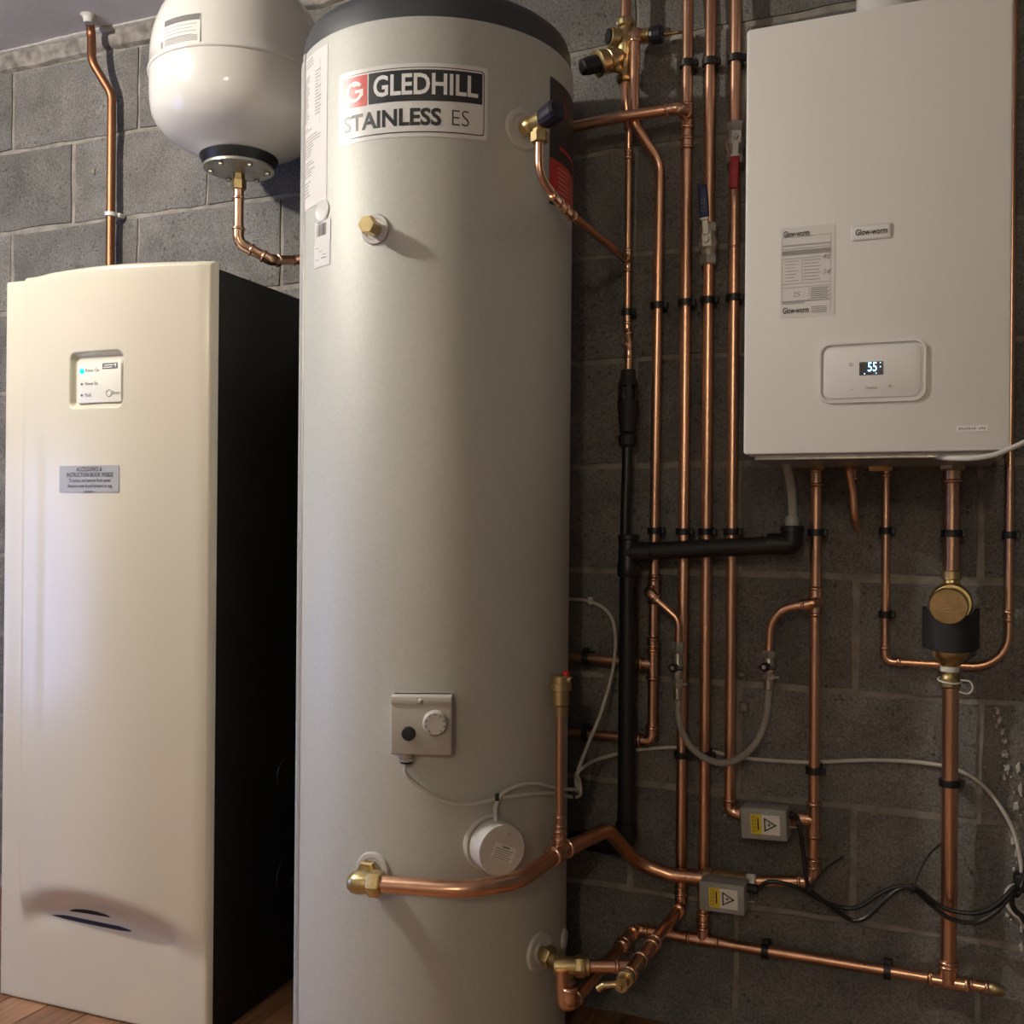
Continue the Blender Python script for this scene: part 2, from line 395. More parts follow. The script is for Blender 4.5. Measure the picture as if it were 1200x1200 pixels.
x = -3.238; i = 0
while x < 1.25:
    y0 = 2.10-((i*7) % 10)*.064
    for k in range(-1, 8):
        y = y0-.32-.64*k+.32
        a_, b_ = y-.319, min(y+.319, 2.108)
        if b_-a_ < .03 or a_ < -2.62: continue
        y = (a_+b_)/2
        o = bpy.data.objects.new('plank', pm[random.choice('aabbc')]); COL.objects.link(o); o.parent = floor; o.location = (x, y, 0); o.scale = (1, (b_-a_)/.638, 1)
    x += .1035; i += 1

# ------------------------------------------------------------------ hot water cylinder
cylr = thing('hot_water_cylinder', (CX, CY, 0), 'tall silver hot water cylinder with dark grey lid and red and black label', 'water cylinder')
RIM = 1.901
part('base_ring', MB().lathe([(R+.001, .0), (R+.004, .006), (R+.004, .03), (R-.002, .036)], (CX, CY, 0), (0, 0, 1), 96), 'black_plastic', cylr)
part('jacket', MB().lathe([(R-.004, .03), (R, .034), (R, RIM-.004), (R-.001, RIM), (R-.006, RIM)], (CX, CY, 0), (0, 0, 1), 128), 'jacket', cylr)
rl = R-.004
part('lid', MB().lathe([(rl-.004, RIM-.004), (rl, RIM), (rl-.001, RIM+.036), (rl-.006, RIM+.05), (rl-.02, RIM+.062), (rl-.06, RIM+.072), (.08, RIM+.080), (.0, RIM+.081)], (CX, CY, 0), (0, 0, 1), 128), 'lid_grey', cylr)
th0 = math.atan2(cyp(353, 600).y-CY, cyp(353, 600).x-CX)
fr = cyl_fr(th0*R, 0)
part('jacket_seam', MB().add([p for u in (-.011, -.010, -.002, .009, .010) for p in (fr(u, .034, .0005 if abs(u) > .0095 else .003), fr(u, RIM-.001, .0005 if abs(u) > .0095 else .003))], [(2*i, 2*i+2, 2*i+3, 2*i+1) for i in range(4)]), 'jacket_edge', cylr)
# maker's label
S0, S1, Z0, Z1 = -.482, -.206, 1.694, 1.820
lf = cyl_fr((S0+S1)/2, (Z0+Z1)/2); hw, hh = (S1-S0)/2, (Z1-Z0)/2
def patch(mb, f, x0, x1, y0, y1, h, n=16): return mb.quadstrip(f, x0, x1, y0, y1, h, n)
def rpatch(mb, f, x0, x1, y0, y1, rad, h, n=24):     # wrapped patch with rounded corners
    vs = []; fs = []
    xs = [x0+(x1-x0)*(.5-.5*math.cos(math.pi*i/n)) for i in range(n+1)]
    for x in xs:
        d = max(rad-(x-x0), rad-(x1-x), 0); c = rad-math.sqrt(max(rad*rad-d*d, 0))
        vs += [f(x, y0+c, h), f(x, y1-c, h)]
    for i in range(n): fs.append((2*i, 2*i+2, 2*i+3, 2*i+1))
    return mb.add(vs, fs)
lab = part('brand_label', rpatch(MB(), lf, -hw, hw, -hh, hh, .004, .0006), 'label_white', cylr, 'white label with a red square and black band', smooth=True)
bx, by = hw-.006, hh-.007
mb = MB()
rpatch(mb, lf, -bx, bx, -by, by, .006, .0010); part('label_border', mb, 'print_dark', lab)
mb = MB(); rpatch(mb, lf, -bx+.0016, bx-.0016, -by+.0016, by-.0016, .005, .0014); part('label_ground', mb, 'label_white', lab)
part('red_square', patch(MB(), lf, -bx+.004, -bx+.056, -.002, by-.0045, .0018, 6), 'print_red', lab)
part('black_band', patch(MB(), lf, -bx+.059, bx-.004, -.002, by-.0045, .0018, 16), 'print_dark', lab)
midy = (by-.0045-.002)/2
tf = lambda u, v, h=0.: lf(u+(-bx+.059+bx-.004)/2, v+midy, h)
part('lettering', text_mb('GLEDHILL', .050, tf, .0022, bold=.0012, sx=.83), 'print_white', lab)
g = MB(); gc = -bx+.030
gf = lambda u, v, h=0.: lf(u+gc, v+midy, h)
ro, ri = .0185, .0122                                    # emblem: open ring with a bar
a0, a1 = math.radians(35), math.radians(345); n = 20
vs = []; fs = []
for i in range(n+1):
    a = a0+(a1-a0)*i/n; vs += [gf(ro*math.cos(a), ro*math.sin(a), .0022), gf(ri*math.cos(a), ri*math.sin(a), .0022)]
g.add(vs, [(2*i, 2*i+1, 2*i+3, 2*i+2) for i in range(n)])
patch(g, gf, .001, ro, -.003, .003, .0022, 2); patch(g, gf, ro-.006, ro, -.009, .003, .0022, 2)
patch(g, gf, -.004, .007, .009, .013, .0022, 2)
part('emblem', g, 'print_white', lab)
tb = -.0022-(by-.0022)/2-.002
part('lettering', text_mb('STAINLESS', .040, lambda u, v, h=0.: lf(u-bx+.006, v+tb, h), .0018, align='LEFT', bold=.0012, sx=.98), 'print_dark', lab)
part('lettering', text_mb('ES', .040, lambda u, v, h=0.: lf(u+bx-.060, v+tb, h), .0018, align='LEFT', bold=-.0006, sx=.90), 'print_dark', lab)
# installation data label on the left flank
A0, A1 = -2.335*R, -1.945*R; f2 = cyl_fr(A0, 1.600); W2 = A1-A0
dl = part('data_label', patch(MB(), f2, 0, W2, .006, .286, .0006, 10), 'label_paper', cylr, 'tall paper data label')
mb = MB(); rn = random.Random(5)
patch(mb, f2, .006, .016, .268, .278, .001, 2)
for c0, c1, y0, y1, st in ((.02, .060, .262, .28, .006), (.012, .04, .165, .25, .0045), (.062, .085, .17, .25, .006), (.008, .05, .148, .155, .004), (.006, .085, .10, .138, .005), (.006, .075, .066, .092, .005), (.006, .05, .03, .055, .006)):
    y = y1
    while y > y0:
        patch(mb, f2, c0, c0+(c1-c0)*rn.uniform(.45, 1), y-.0016, y, .001, 3); y -= st
patch(mb, f2, .080, .0806, .15, .268, .001, 1)
part('print', mb, 'print_grey', dl)
def cyl_label(px, py, wd, ht, name, m, tilt=0.):
    p = cyp(px, py); s = math.atan2(p.y-CY, p.x-CX)*R; f = cyl_fr(s, p.z)
    g = lambda u, v, h=0.: f(u*math.cos(tilt)-v*math.sin(tilt), u*math.sin(tilt)+v*math.cos(tilt), h)
    mb = MB(); patch(mb, g, -wd/2, wd/2, -ht/2, ht/2, .0010, 5); return part(name, mb, m, cylr), g
lb, g = cyl_label(378, 271, .05, .038, 'barcode_label', 'label_paper')
mb = MB(); x = -.018
while x < .012: patch(mb, g, x, x+rn.choice((.0008, .0014, .002)), -.008, .014, .0014, 1); x += rn.choice((.0026, .0034))
patch(mb, g, -.016, .004, .0155, .0175, .0014, 1); part('print', mb, 'print_mid', lb)
lb, g = cyl_label(377, 298, .052, .044, 'small_label', 'label_paper')
mb = MB()
for k in range(4): patch(mb, g, -.020+.012*(k % 3), -.012+.012*(k % 3)+.004, .012-.007*k, .0128-.007*k, .0014, 1)
patch(mb, g, .0, .016, -.008, -.0066, .0014, 1); part('print', mb, 'print_mid', lb)
p = cyp(378, 247); n_ = cyn(p)
part('round_badge', MB().lathe([(.021, 0), (.021, .0015), (.018, .003), (.016, .002), (.0, .002)], p, n_, 28), 'label_white', cylr)
# black and red warning label on the right flank
B0, B1 = -.235*R, .40*R; f3 = cyl_fr(B0, 1.615); W3 = B1-B0
wl = part('warning_label', patch(MB(), f3, 0, W3, 0, .232, .0006, 20), 'print_dark', cylr, 'black and red printed label')
part('red_panel', patch(MB(), f3, 0, W3, .018, .085, .0010, 20), 'print_red', wl)
part('red_panel', patch(MB(), f3, .035, W3, .108, .116, .0010, 16), 'print_red', wl)
mb = MB()
for k in range(6): patch(mb, f3, .03, .075+.01*(k % 3), .030+.0085*k, .0312+.0085*k, .0014, 5)
part('print', mb, 'label_paper', wl)
part('print', text_mb('G', .03, lambda u, v, h=0.: f3(.055+u, .185+v, h), .0014, bold=.001), 'print_red', wl)
def collar(px, py, r, name='sealing_collar', rim=True):
    p = cyp(px, py); n_ = cyn(p); mb = MB().lathe([(r, -.006), (r, .001), (r*.93, .004), (r*.72, .004), (r*.66, .002), (r*.5, .002), (r*.46, .006), (r*.3, .006)], p, n_, 32)
    part(name, mb, 'collar_white', cylr); return p, n_
# blanked brass port
p, n_ = collar(440, 269, .027)
part('blanking_plug', MB().lathe([(.013, -.004), (.013, .012), (.014, .013), (.014, .017)], p, n_, 24), 'brass', cylr)
part('plug_head', MB().hexnut(p+n_*.016, p+n_*.036, .0165), 'brass', cylr, 'hexagonal brass plug head')
# white drain collars low on the right flank
for px, py in ((660, 1100), (657, 1165)):
    p = cyp(px, py); n_ = cyn(p); part('sealing_collar', MB().lathe([(.02, -.006), (.02, .003), (.016, .006), (.01, .006)], p, n_, 24), 'collar_white', cylr)

# ------------------------------------------------------------------ tall white cabinet
AX, AY, AW, AR, AH = -1.325, 1.646, .547, .0254, 1.5445
ac, as_ = math.cos(AR), math.sin(AR)
def cf(u, v, h=0.): return V((AX+(u-AW)*ac+h*as_, AY+(u-AW)*as_-h*ac, v))     # u from the left edge, v height, h out of the front
def cab(a, b, z): return V((AX+a*ac-b*as_, AY+a*as_+b*ac, z))
cbn = thing('boiler_cabinet', cab(-AW/2, .22, 0), 'tall cream floor-standing cabinet with black side and green-lit control panel', 'boiler')
mt = Matrix(((ac, -as_, 0), (as_, ac, 0), (0, 0, 1)))
DEP = .435
part('casing', MB().box(cab(-AW/2, .012+DEP/2, .02+(AH-.035)/2), (AW-.008, DEP-.002, AH-.035), .003, 2, mt), 'black_panel', cbn)
part('side_panel', MB().box(cab(-.0015, .014+DEP/2, .004+(AH-.018)/2), (.003, DEP-.004, AH-.018), .001, 1, mt), 'black_panel', cbn, 'black side panel')
part('top_panel', MB().box(cab(-AW/2, .014+DEP/2, AH-.013), (AW-.006, DEP-.004, .006), .002, 1, mt), 'black_panel', cbn)
part('plinth', MB().box(cab(-AW/2, .014+DEP/2, .01), (AW-.01, DEP-.01, .02), .001, 1, mt), 'black_matt', cbn)
for zk in (.47, .245):
    c = cab(.0002, .27, zk); part('knockout_ring', MB().torus(c, (ac, as_, 0), .036, .0022, 32, 6), 'black_panel', cbn)
def ss(a, b, x): t = min(1, max(0, (x-a)/(b-a))); return t*t*(3-2*t)
REC = None
def bulge(u, z): return bulge0(u, z)+recess(u, z)
def recess(u, z):
    if not REC: return 0.
    rc = .015; qx = abs(u-REC[0])-REC[2]+rc; qy = abs(z-REC[1])-REC[3]+rc
    d = math.hypot(max(qx, 0), max(qy, 0))+min(max(qx, qy), 0)-rc
    return -.013*(1-ss(-.009, .002, d))
def bulge0(u, z):
    s = u/AW
    prof = ss(.105, .135, s)*.017+(math.sin(math.pi*min(1, max(0, (s-.13)/.87)))**1.0)*.031*ss(.11, .3, s)-.010*ss(.6, 1., s)
    ed = 1-ss(.955, 1.0, s)*.6
    zb = .194+.055*math.sin(math.pi*min(1, max(0, (s-.08)/.86)))**.8                      # arched lower lip
    st = ss(zb-.050, zb+.035, z)
    # shallow hollow under the lip
    hol = -.006*math.exp(-((z-(zb-.028))/.028)**2)*ss(.1, .25, s)*(1-ss(.78, .93, s))
    return prof*ed*st+hol
NU, NZ = 64, 150; vs = []; fs = []
def rnd(u, v):                                          # soft rounded edge of the moulding
    d = min(u, AW-u, AH-v, v+.002); return -.007*(1-min(1, d/.008))**2
def cpx(x, y):                                          # pixel on the cabinet front -> (u, v, h)
    h = .03
    for _ in range(6):
        o = cf(0, 0, h); nrm = V((as_, -ac, 0)); d = ray(x, y); t = (o-V((0, 0, EYE))).dot(nrm)/d.dot(nrm); P = V((0, 0, EYE))+d*t
        u = (P-cf(0, 0, h)).dot(V((ac, as_, 0))); h = bulge0(min(max(u, .01), AW-.01), P.z)
    return u, P.z, h
ru, rv_, rh = cpx(111, 445); REC = (ru, rv_, (cpx(142, 445)[0]-cpx(80, 445)[0])/2, (cpx(111, 412)[1]-cpx(111, 478)[1])/2)
us = [0, .002, .005]+[.008+(AW-.016)*i/NU for i in range(NU+1)]+[AW-.005, AW-.002, AW]
zs = [0, .003, .006]+[.010+(AH-.02)*i/NZ for i in range(NZ+1)]+[AH-.006, AH-.003, AH]
us = sorted(set(us+[ru-REC[2]-.008+i*.0022 for i in range(int((2*REC[2]+.016)/.0022)+1)])); zs = sorted(set(zs+[rv_-REC[3]-.008+i*.0022 for i in range(int((2*REC[3]+.016)/.0022)+1)]))
for z in zs:
    for u in us: vs.append(cf(u, z+.001, bulge(u, z)+rnd(u, z)))
nu = len(us); nz = len(zs)
for j in range(nz-1):
    for i in range(nu-1): a = j*nu+i; fs.append((a, a+1, a+nu+1, a+nu))
border = [i for i in range(nu)]+[j*nu+nu-1 for j in range(1, nz)]+[(nz-1)*nu+i for i in range(nu-2, -1, -1)]+[j*nu for j in range(nz-2, 0, -1)]
mb = MB().add(vs, fs); b0 = len(mb.v)
for i in border:
    uu = us[i % nu]; zv = zs[i//nu]; mb.v.append(cf(uu, zv+.001, -.016))
L_ = len(border)
mb.f += [(border[k], b0+k, b0+(k+1) % L_, border[(k+1) % L_]) for k in range(L_)]
panel = part('front_panel', mb, 'cab_white', cbn, 'cream moulded front panel', ang=.9)
# black inserts painting in the shade inside the grip slots under the lip
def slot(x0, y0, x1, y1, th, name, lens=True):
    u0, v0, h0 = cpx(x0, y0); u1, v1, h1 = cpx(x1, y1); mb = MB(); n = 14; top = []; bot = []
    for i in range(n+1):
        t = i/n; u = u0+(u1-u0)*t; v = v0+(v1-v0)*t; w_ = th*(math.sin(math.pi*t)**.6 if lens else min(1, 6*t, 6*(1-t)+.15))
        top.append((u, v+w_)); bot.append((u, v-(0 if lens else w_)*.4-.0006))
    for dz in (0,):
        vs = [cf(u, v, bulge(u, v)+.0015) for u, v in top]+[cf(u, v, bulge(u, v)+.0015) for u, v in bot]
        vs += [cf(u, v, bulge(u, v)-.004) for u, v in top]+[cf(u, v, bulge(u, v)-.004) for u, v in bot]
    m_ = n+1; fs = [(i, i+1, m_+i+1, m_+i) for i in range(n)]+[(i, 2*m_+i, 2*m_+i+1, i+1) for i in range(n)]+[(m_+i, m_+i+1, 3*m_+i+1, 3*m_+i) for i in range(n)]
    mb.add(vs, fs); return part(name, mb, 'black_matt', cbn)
slot(82, 1067, 129, 1074.5, .0085, 'grip_slot_shade'); slot(62, 1072, 154, 1091, .005, 'grip_slot_shade', False)
# control panel
u, v, h = ru, rv_, rh
e = .03; tx = (cf(u+e, v, bulge0(u+e, v))-cf(u-e, v, bulge0(u-e, v))).normalized()
pf = plane_fr(cf(u, v, bulge0(u, v)-.013), tx, (0, 0, 1)); W_, H_ = REC[2], REC[3]
ctl = part('control_panel', MB().rrect(pf, -W_+.012, W_-.010, -H_+.012, H_-.015, .006, -.006, .0022), 'cab_face', cbn, 'printed control panel with green light')
cx0, cx1, cy0, cy1 = -W_+.018, W_-.010, -H_+.012, H_-.022
part('control_face', MB().rrect(pf, cx0, cx1, cy0, cy1, .005, 0, .0040, .001), 'cab_face', ctl)
nrm_ = pf(0, 0, 1)-pf(0, 0, 0); rows = [cy1-.014, (cy0+cy1)/2-.001, cy0+.016]
for s_, x, y in (('Power On', cx0+.018, rows[0]), ('Power En', cx0+.018, rows[1]), ('Fault', cx0+.018, rows[2]), ('Reset', cx1-.021, rows[2]+.002)):
    part('lettering', text_mb(s_, .0100, lambda a, b, c=0., x=x, y=y: pf(a+x, b+y, c), .0046, align='LEFT', sx=.85), 'print_mid', ctl)
part('reset_button', MB().torus(pf(cx1-.030, rows[2]+.002, .0046), nrm_, .0068, .0006, 20, 6), 'print_mid', ctl)
mb = MB(); mb.quadstrip(pf, cx1-.048, cx1-.008, cy1-.013, cy1-.001, .0044); part('logo_ground', mb, 'print_mid', ctl)
mb = MB(); mb.quadstrip(pf, cx1-.045, cx1-.022, cy1-.0105, cy1-.0085, .0049); mb.quadstrip(pf, cx1-.042, cx1-.018, cy1-.0062, cy1-.0042, .0049)
mb.add([pf(cx1-.017, cy1-.003, .0049), pf(cx1-.011, cy1-.003, .0049), pf(cx1-.014, cy1-.0115, .0049)], [(0, 1, 2)]); part('logo', mb, 'print_white', ctl, smooth=False)
for y, m, r in ((rows[0], 'led_green', .006), (rows[1], 'print_mid', .0024), (rows[2], 'print_mid', .0024)):
    part('indicator_light', MB().lathe([(r, 0), (r, .001), (r*.6, .0022), (0, .0026)], pf(cx0+.009, y, .0036), nrm_, 16), m, ctl)
# grey instruction plate
u0, v0, h0 = cpx(70, 577); u1, v1, h1 = cpx(140, 545)
uc, vc = (u0+u1)/2, (v0+v1)/2; tx = (cf(u1, vc, bulge(u1, vc))-cf(u0, vc, bulge(u0, vc))).normalized()
qf = plane_fr(cf(uc, vc, (bulge(u0, vc)+bulge(u1, vc))/2+.0012), tx, (0, 0, 1))
wq, hq = (u1-u0)/2, (v1-v0)/2
qf = lambda a, b, c=0.: cf(uc+a, vc+b, bulge(uc+a, vc+b)+.0006+c)
mb = MB(); mb.quadstrip(qf, -wq, wq, -hq, hq, .0006, 16); pt_ = part('instruction_plate', mb, 'grey_label', cbn, 'grey instruction plate')
mb = MB()
for i, (s, sz) in enumerate((('ACCESSORIES &', .0128), ('INSTRUCTION BOOK INSIDE', .0128), ('To access, and remove front panel', .0105), ('Remove screw & pull forward at top', .0105), ('corners', .0105))):
    text_mb(s, sz, lambda a, b, c=0., i=i: qf(a+.005, b+hq-.008-.0112*i, c), .0012, sx=.75, mb=mb)
part('lettering', mb, 'print_dark', pt_)
# instruction leaflet lying on top of the cabinet
P0 = cab(-.245, .02, AH-.008)
solo('leaflet', MB().box(cab(-.17, .20, AH+.0075), (.12, .11, .034), .001, 1, mt), 'label_white', 'white leaflet lying on top of the tall cream cabinet', 'paper')

# ------------------------------------------------------------------ expansion vessel
VY, VR = 1.885, .193
VXc = -1.463+.012
vb = Zp(275, 188, VY)
ves = thing('expansion_vessel', (VXc, VY, vb-.03), 'white domed expansion vessel hung high on the block wall', 'vessel')
zs_ = 2.012
prof = [(.0, vb), (.076, vb), (.084, vb+.006), (.10, vb+.014), (.128, vb+.027), (.156, vb+.043), (.176, vb+.062), (.187, vb+.082), (VR-.0015, vb+.108), (VR, zs_-.012), (VR, zs_-.006)]
part('lower_shell', MB().lathe(prof, (VXc, VY, 0), (0, 0, 1), 96), 'vessel_white', ves, ang=1.2)
dome = [(VR+.001, zs_-.006), (VR+.003, zs_-.003), (VR+.003, zs_+.001), (VR-.001, zs_+.004)]
for k in range(1, 13):
    t = k/12; a = t*math.pi/2; dome.append(((VR-.001)*math.cos(a)**.75 if k < 12 else 0, zs_+.03+.19*math.sin(a) if k > 0 else zs_))
dome.insert(4, (VR-.001, zs_+.03))
part('upper_shell', MB().lathe(dome, (VXc, VY, 0), (0, 0, 1), 96), 'vessel_white', ves, ang=1.2)
part('rubber_collar', MB().lathe([(.080, vb+.006), (.086, vb+.002), (.084, vb-.004), (.077, vb-.018), (.07, vb-.018)], (VXc, VY, 0), (0, 0, 1), 64), 'black_plastic', ves, 'black rubber collar')
part('flange', MB().lathe([(.076, vb-.016), (.0775, vb-.019), (.0775, vb-.024), (.072, vb-.026), (.066, vb-.025), (.03, vb-.029), (.018, vb-.031), (.0, vb-.031)], (VXc, VY, 0), (0, 0, 1), 64), 'zinc', ves, 'zinc plated flange')
for k in range(6):
    a = .5+k*math.pi/3; c = V((VXc+.062*math.cos(a), VY+.062*math.sin(a), vb-.026)); part('bolt', MB().hexnut(c+V((0, 0, .002)), c-V((0, 0, .006)), .0065), 'chrome', ves)
def ves_fr(px, py):
    d = ray(px, py); a = d.x**2+d.y**2; b = -(d.x*VXc+d.y*VY); c = VXc**2+VY**2-VR**2; t = (-b-math.sqrt(max(0, b*b-a*c)))/a
    P = d*t+V((0, 0, EYE)); s0 = math.atan2(P.y-VY, P.x-VXc)
    def f(u, v, h=0.):
        z = P.z+v
        tt = min(1, max(0, (z-zs_-.03)/.19)); rr = (VR-.001)*math.cos(math.asin(tt))**.75 if z > zs_+.03 else VR
        return V((VXc+(rr+h)*math.cos(s0+u/VR), VY+(rr+h)*math.sin(s0+u/VR), z))
    return f
vf = ves_fr(209, 52)
def gridp(mb, f, x0, x1, y0, y1, h, nx=8, ny=5):
    vs = [f(x0+(x1-x0)*i/nx, y0+(y1-y0)*j/ny, h) for j in range(ny+1) for i in range(nx+1)]
    return mb.add(vs, [(j*(nx+1)+i, j*(nx+1)+i+1, (j+1)*(nx+1)+i+1, (j+1)*(nx+1)+i) for j in range(ny) for i in range(nx)])
vl = part('rating_label', gridp(MB(), vf, -.058, .052, -.002, .060, .0008), 'label_paper', ves, 'printed rating label')
part('print_band', gridp(MB(), vf, -.044, .050, .046, .059, .0014, 8, 2), 'print_mid', vl)
mb = MB()
for k in range(4): gridp(mb, vf, -.05+.004*k, .044-.01*(k % 2), .038-.0075*k, .0392-.0075*k, .0014, 6, 1)
for k in range(5): gridp(mb, vf, -.04, .046, .003+.0026*k, .0042+.0026*k, .0014, 6, 1)
gridp(mb, vf, -.054, -.046, .002, .016, .0014, 1, 1)
part('print', mb, 'print_grey', vl)

# ------------------------------------------------------------------ pipework kit
def bead(mb, c, ax, r, wd=.0035): ax = V(ax).normalized(); c = V(c); mb.lathe([(r*1.06, -wd), (r*1.24, -wd*.5), (r*1.28, 0), (r*1.24, wd*.5), (r*1.06, wd)], c, ax, 18); return mb
def f_elbow(c, a, b, r, L=.030):
    c, a, b = V(c), V(a).normalized(), V(b).normalized(); mb = MB(); mb.tube([c+a*L, c, c+b*L], r*1.13, L*.62, 16, 8)
    bead(mb, c+a*(L-.005), a, r*1.06); bead(mb, c+b*(L-.005), b, r*1.06); return ('elbow', mb)
def f_tee(c, a, b, r, L=.026, rb=None, Lb=None):
    c, a, b = V(c), V(a).normalized(), V(b).normalized(); mb = MB(); mb.cyl(c-a*L, c+a*L, r*1.13, 18); rb = rb or r; Lb = Lb or L
    mb.cyl(c, c+b*Lb, rb*1.13, 18); bead(mb, c-a*(L-.005), a, r*1.06); bead(mb, c+a*(L-.005), a, r*1.06); bead(mb, c+b*(Lb-.005), b, rb*1.06); return ('tee', mb)
def f_coup(c, a, r, L=.018):
    c, a = V(c), V(a).normalized(); mb = MB().cyl(c-a*L, c+a*L, r*1.13, 18); bead(mb, c-a*(L-.005), a, r*1.06); bead(mb, c+a*(L-.005), a, r*1.06); return ('coupling', mb)
def f_ring(c, a, r): return ('solder_ring', bead(MB(), c, a, r, .003))
def f_nut(c, a, r, L=.016, m='brass'):
    c, a = V(c), V(a).normalized(); mb = MB().hexnut(c-a*L/2, c+a*L/2, r*1.62); return ('compression_nut', mb, m)
def pipes(label, runs, fits=(), name='copper_pipe', m='copper', group=None):
    P0 = V(runs[0][0][0]); base = min((V(p) for r_ in runs for p in r_[0]), key=lambda p: p.z)
    t = thing(name, base, label, 'pipe', group)
    for r_ in runs: part('tube', MB().tube(r_[0], r_[1], r_[2] if len(r_) > 2 else .03, 16, 7), m, t)
    for f_ in fits: part(f_[0], f_[1], f_[2] if len(f_) > 2 else 'copper_fit', t)
    return t
R22, R15, R28 = .0112, .0077, .0142
UP, DN, LT, RT, FW, BK = V((0, 0, 1)), V((0, 0, -1)), V((-1, 0, 0)), V((1, 0, 0)), V((0, -1, 0)), V((0, 1, 0))
# clips: one built for each pipe size, then copied
CG = 'black pipe clips on the block wall'
def clip_proto(r, ax, depth, label):
    t = thing('pipe_clip', (0, 0, 0), label, 'pipe clip', CG); ax = V(ax)
    s = V((1, 0, 0)) if ax.z else V((0, 0, 1))
    mb = MB()
    x, y, a = frame(ax); n = 22; ro, ri, hw_ = r+.0052, r+.0002, .0065
    rings = []
    for k in range(n):
        an = 2*math.pi*k/n; e = x*math.cos(an)+y*math.sin(an); rings.append([e*ri-a*hw_, e*ro-a*hw_, e*ro+a*hw_, e*ri+a*hw_])
    mb.rings(rings, closed=True); part('clip_ring', mb, 'black_plastic', t)
    sz = V((.022, depth-r-.002, .016)) if ax.z else V((.016, depth-r-.002, .022))
    part('clip_base', MB().box(V((0, r+.002+(depth-r-.002)/2, 0)), sz, .002, 1), 'black_plastic', t)
    lug = MB(); e = s*(r+.006); lug.box(e, (.009, .012, .013) if ax.z else (.013, .012, .009), .0015, 1); part('clip_lug', lug, 'black_plastic', t)
    return t
protos = {}
def clip(pos, r, ax, label):
    pos = V(pos); key = (r, tuple(ax), round(WY-pos.y, 3))
    if key not in protos:
        protos[key] = clip_proto(r, ax, WY-pos.y, label); protos[key].location = pos
    else: copy_tree(protos[key], pos, label, CG)

# ------------------------------------------------------------------ four tall risers beside the boiler
xa, xb, xc_, xd = -.480, -.4335, -.382, -.540
def zc(px, py, Y=PYP): return Zp(px, py, Y)
TOP = CEIL-.002
# riser with the red lever valve
zel = zc(856, 952); vz = zc(862, 168)
act1 = pl(900, 958, 2.066)
tee1 = V((-.2165, 2.055, zc(957, 961, 2.055)))
pipes('copper riser carrying the red lever valve, running down to the upper grey valve box',
      [([(xc_, PYP, TOP), (xc_, PYP, vz+.02)], R22), ([(xc_, PYP, vz-.02), (xc_, PYP, zel), (act1.x-.025, 2.07, zel-.004)], R22, .022)],
      [f_elbow((xc_, PYP, zel), UP, V((1, 0, 0)), R22), f_ring((xc_, PYP, zc(860, 290)), UP, R22*.86)])
# riser with the blue lever valve, down to the bottom pipe
zv2 = zc(831, 286); ZB = .189
pipes('copper riser carrying the blue lever valve, joining the pipe along the wall foot',
      [([(xb, PYP+.002, TOP), (xb, PYP+.002, zv2+.02)], R22), ([(xb, PYP+.002, zv2-.02), (xb, PYP+.002, ZB+.02)], R22)],
      [f_coup((xb, PYP+.002, ZB+.045), UP, R22, .014)])
# riser teed to the outlet behind the cylinder top
zt = zc(804, 137); ze = .25
tp = V((xa, PYP, zt))
pipes('copper riser teed to the pipe coming from behind the cylinder top',
      [([(xa, PYP, TOP), (xa, PYP, ze), (xa-.006, 1.80, ze), (xa-.010, 1.735, ze)], R22, .02),
       ([(xa, PYP, zt), (xa, PYP-.05, zt), (-.60, PYP-.058, zt-.004), (-.86, PYP-.045, zt-.014)], R22, .024)],
      [f_tee(tp, UP, FW, R22, .028, None, .03), f_elbow((xa, PYP-.05, zt), BK, LT, R22, .034), f_coup((xa, PYP, zt-.055), UP, R22, .014),
       f_elbow((xa, PYP, ze), UP, FW, R22, .032), f_coup((xa-.005, 1.87, ze), FW, R22, .016), f_ring((xa, PYP, zc(797, 1040)), UP, R22)])
# riser bent over at the top to the relief valve; tees to the filling loop and to two pipes behind the cylinder
ztop = zc(749, 34, 2.03); hx = pl(745, 100, 2.04).x
zt2 = zc(765, 692); zt3 = zc(763, 778); ze3 = zc(762, 868)
hb = pl(757, 165, 2.06); 
pipes('copper riser bent over at its top towards the brass valve group',
      [([(hx, 2.075, ztop), (hx, 2.035, ztop), (hx-.002, 2.035, zc(747, 145, 2.04)), (xd+.004, PYP, zc(777, 190)), (xd, PYP, zc(770, 500)), (xd-.003, PYP, ze3), (-.62, PYP, ze3+.002), (-.80, PYP, ze3+.002)], R22*.92, [.018, .03, .06, .1, .02, .01]),
       ([(xd-.003, PYP, zt3), (-.80, PYP, zt3+.006)], R22)],
      [f_elbow((hx, 2.035, ztop), BK, DN, R22*.9, .026), f_tee((xd-.001, PYP, zt2), UP, FW, R22, .028, R15, .03), f_tee((xd-.002, PYP, zt3), UP, LT, R22, .034, R22, .03),
       f_coup((xd-.002, PYP, zt3+.045), UP, R22, .012), f_elbow((xd-.003, PYP, ze3), UP, LT, R22, .032), f_ring((-.605, PYP, zt3+.001), RT, R22), f_ring((xd, PYP, zc(766, 675)), UP, R22)])
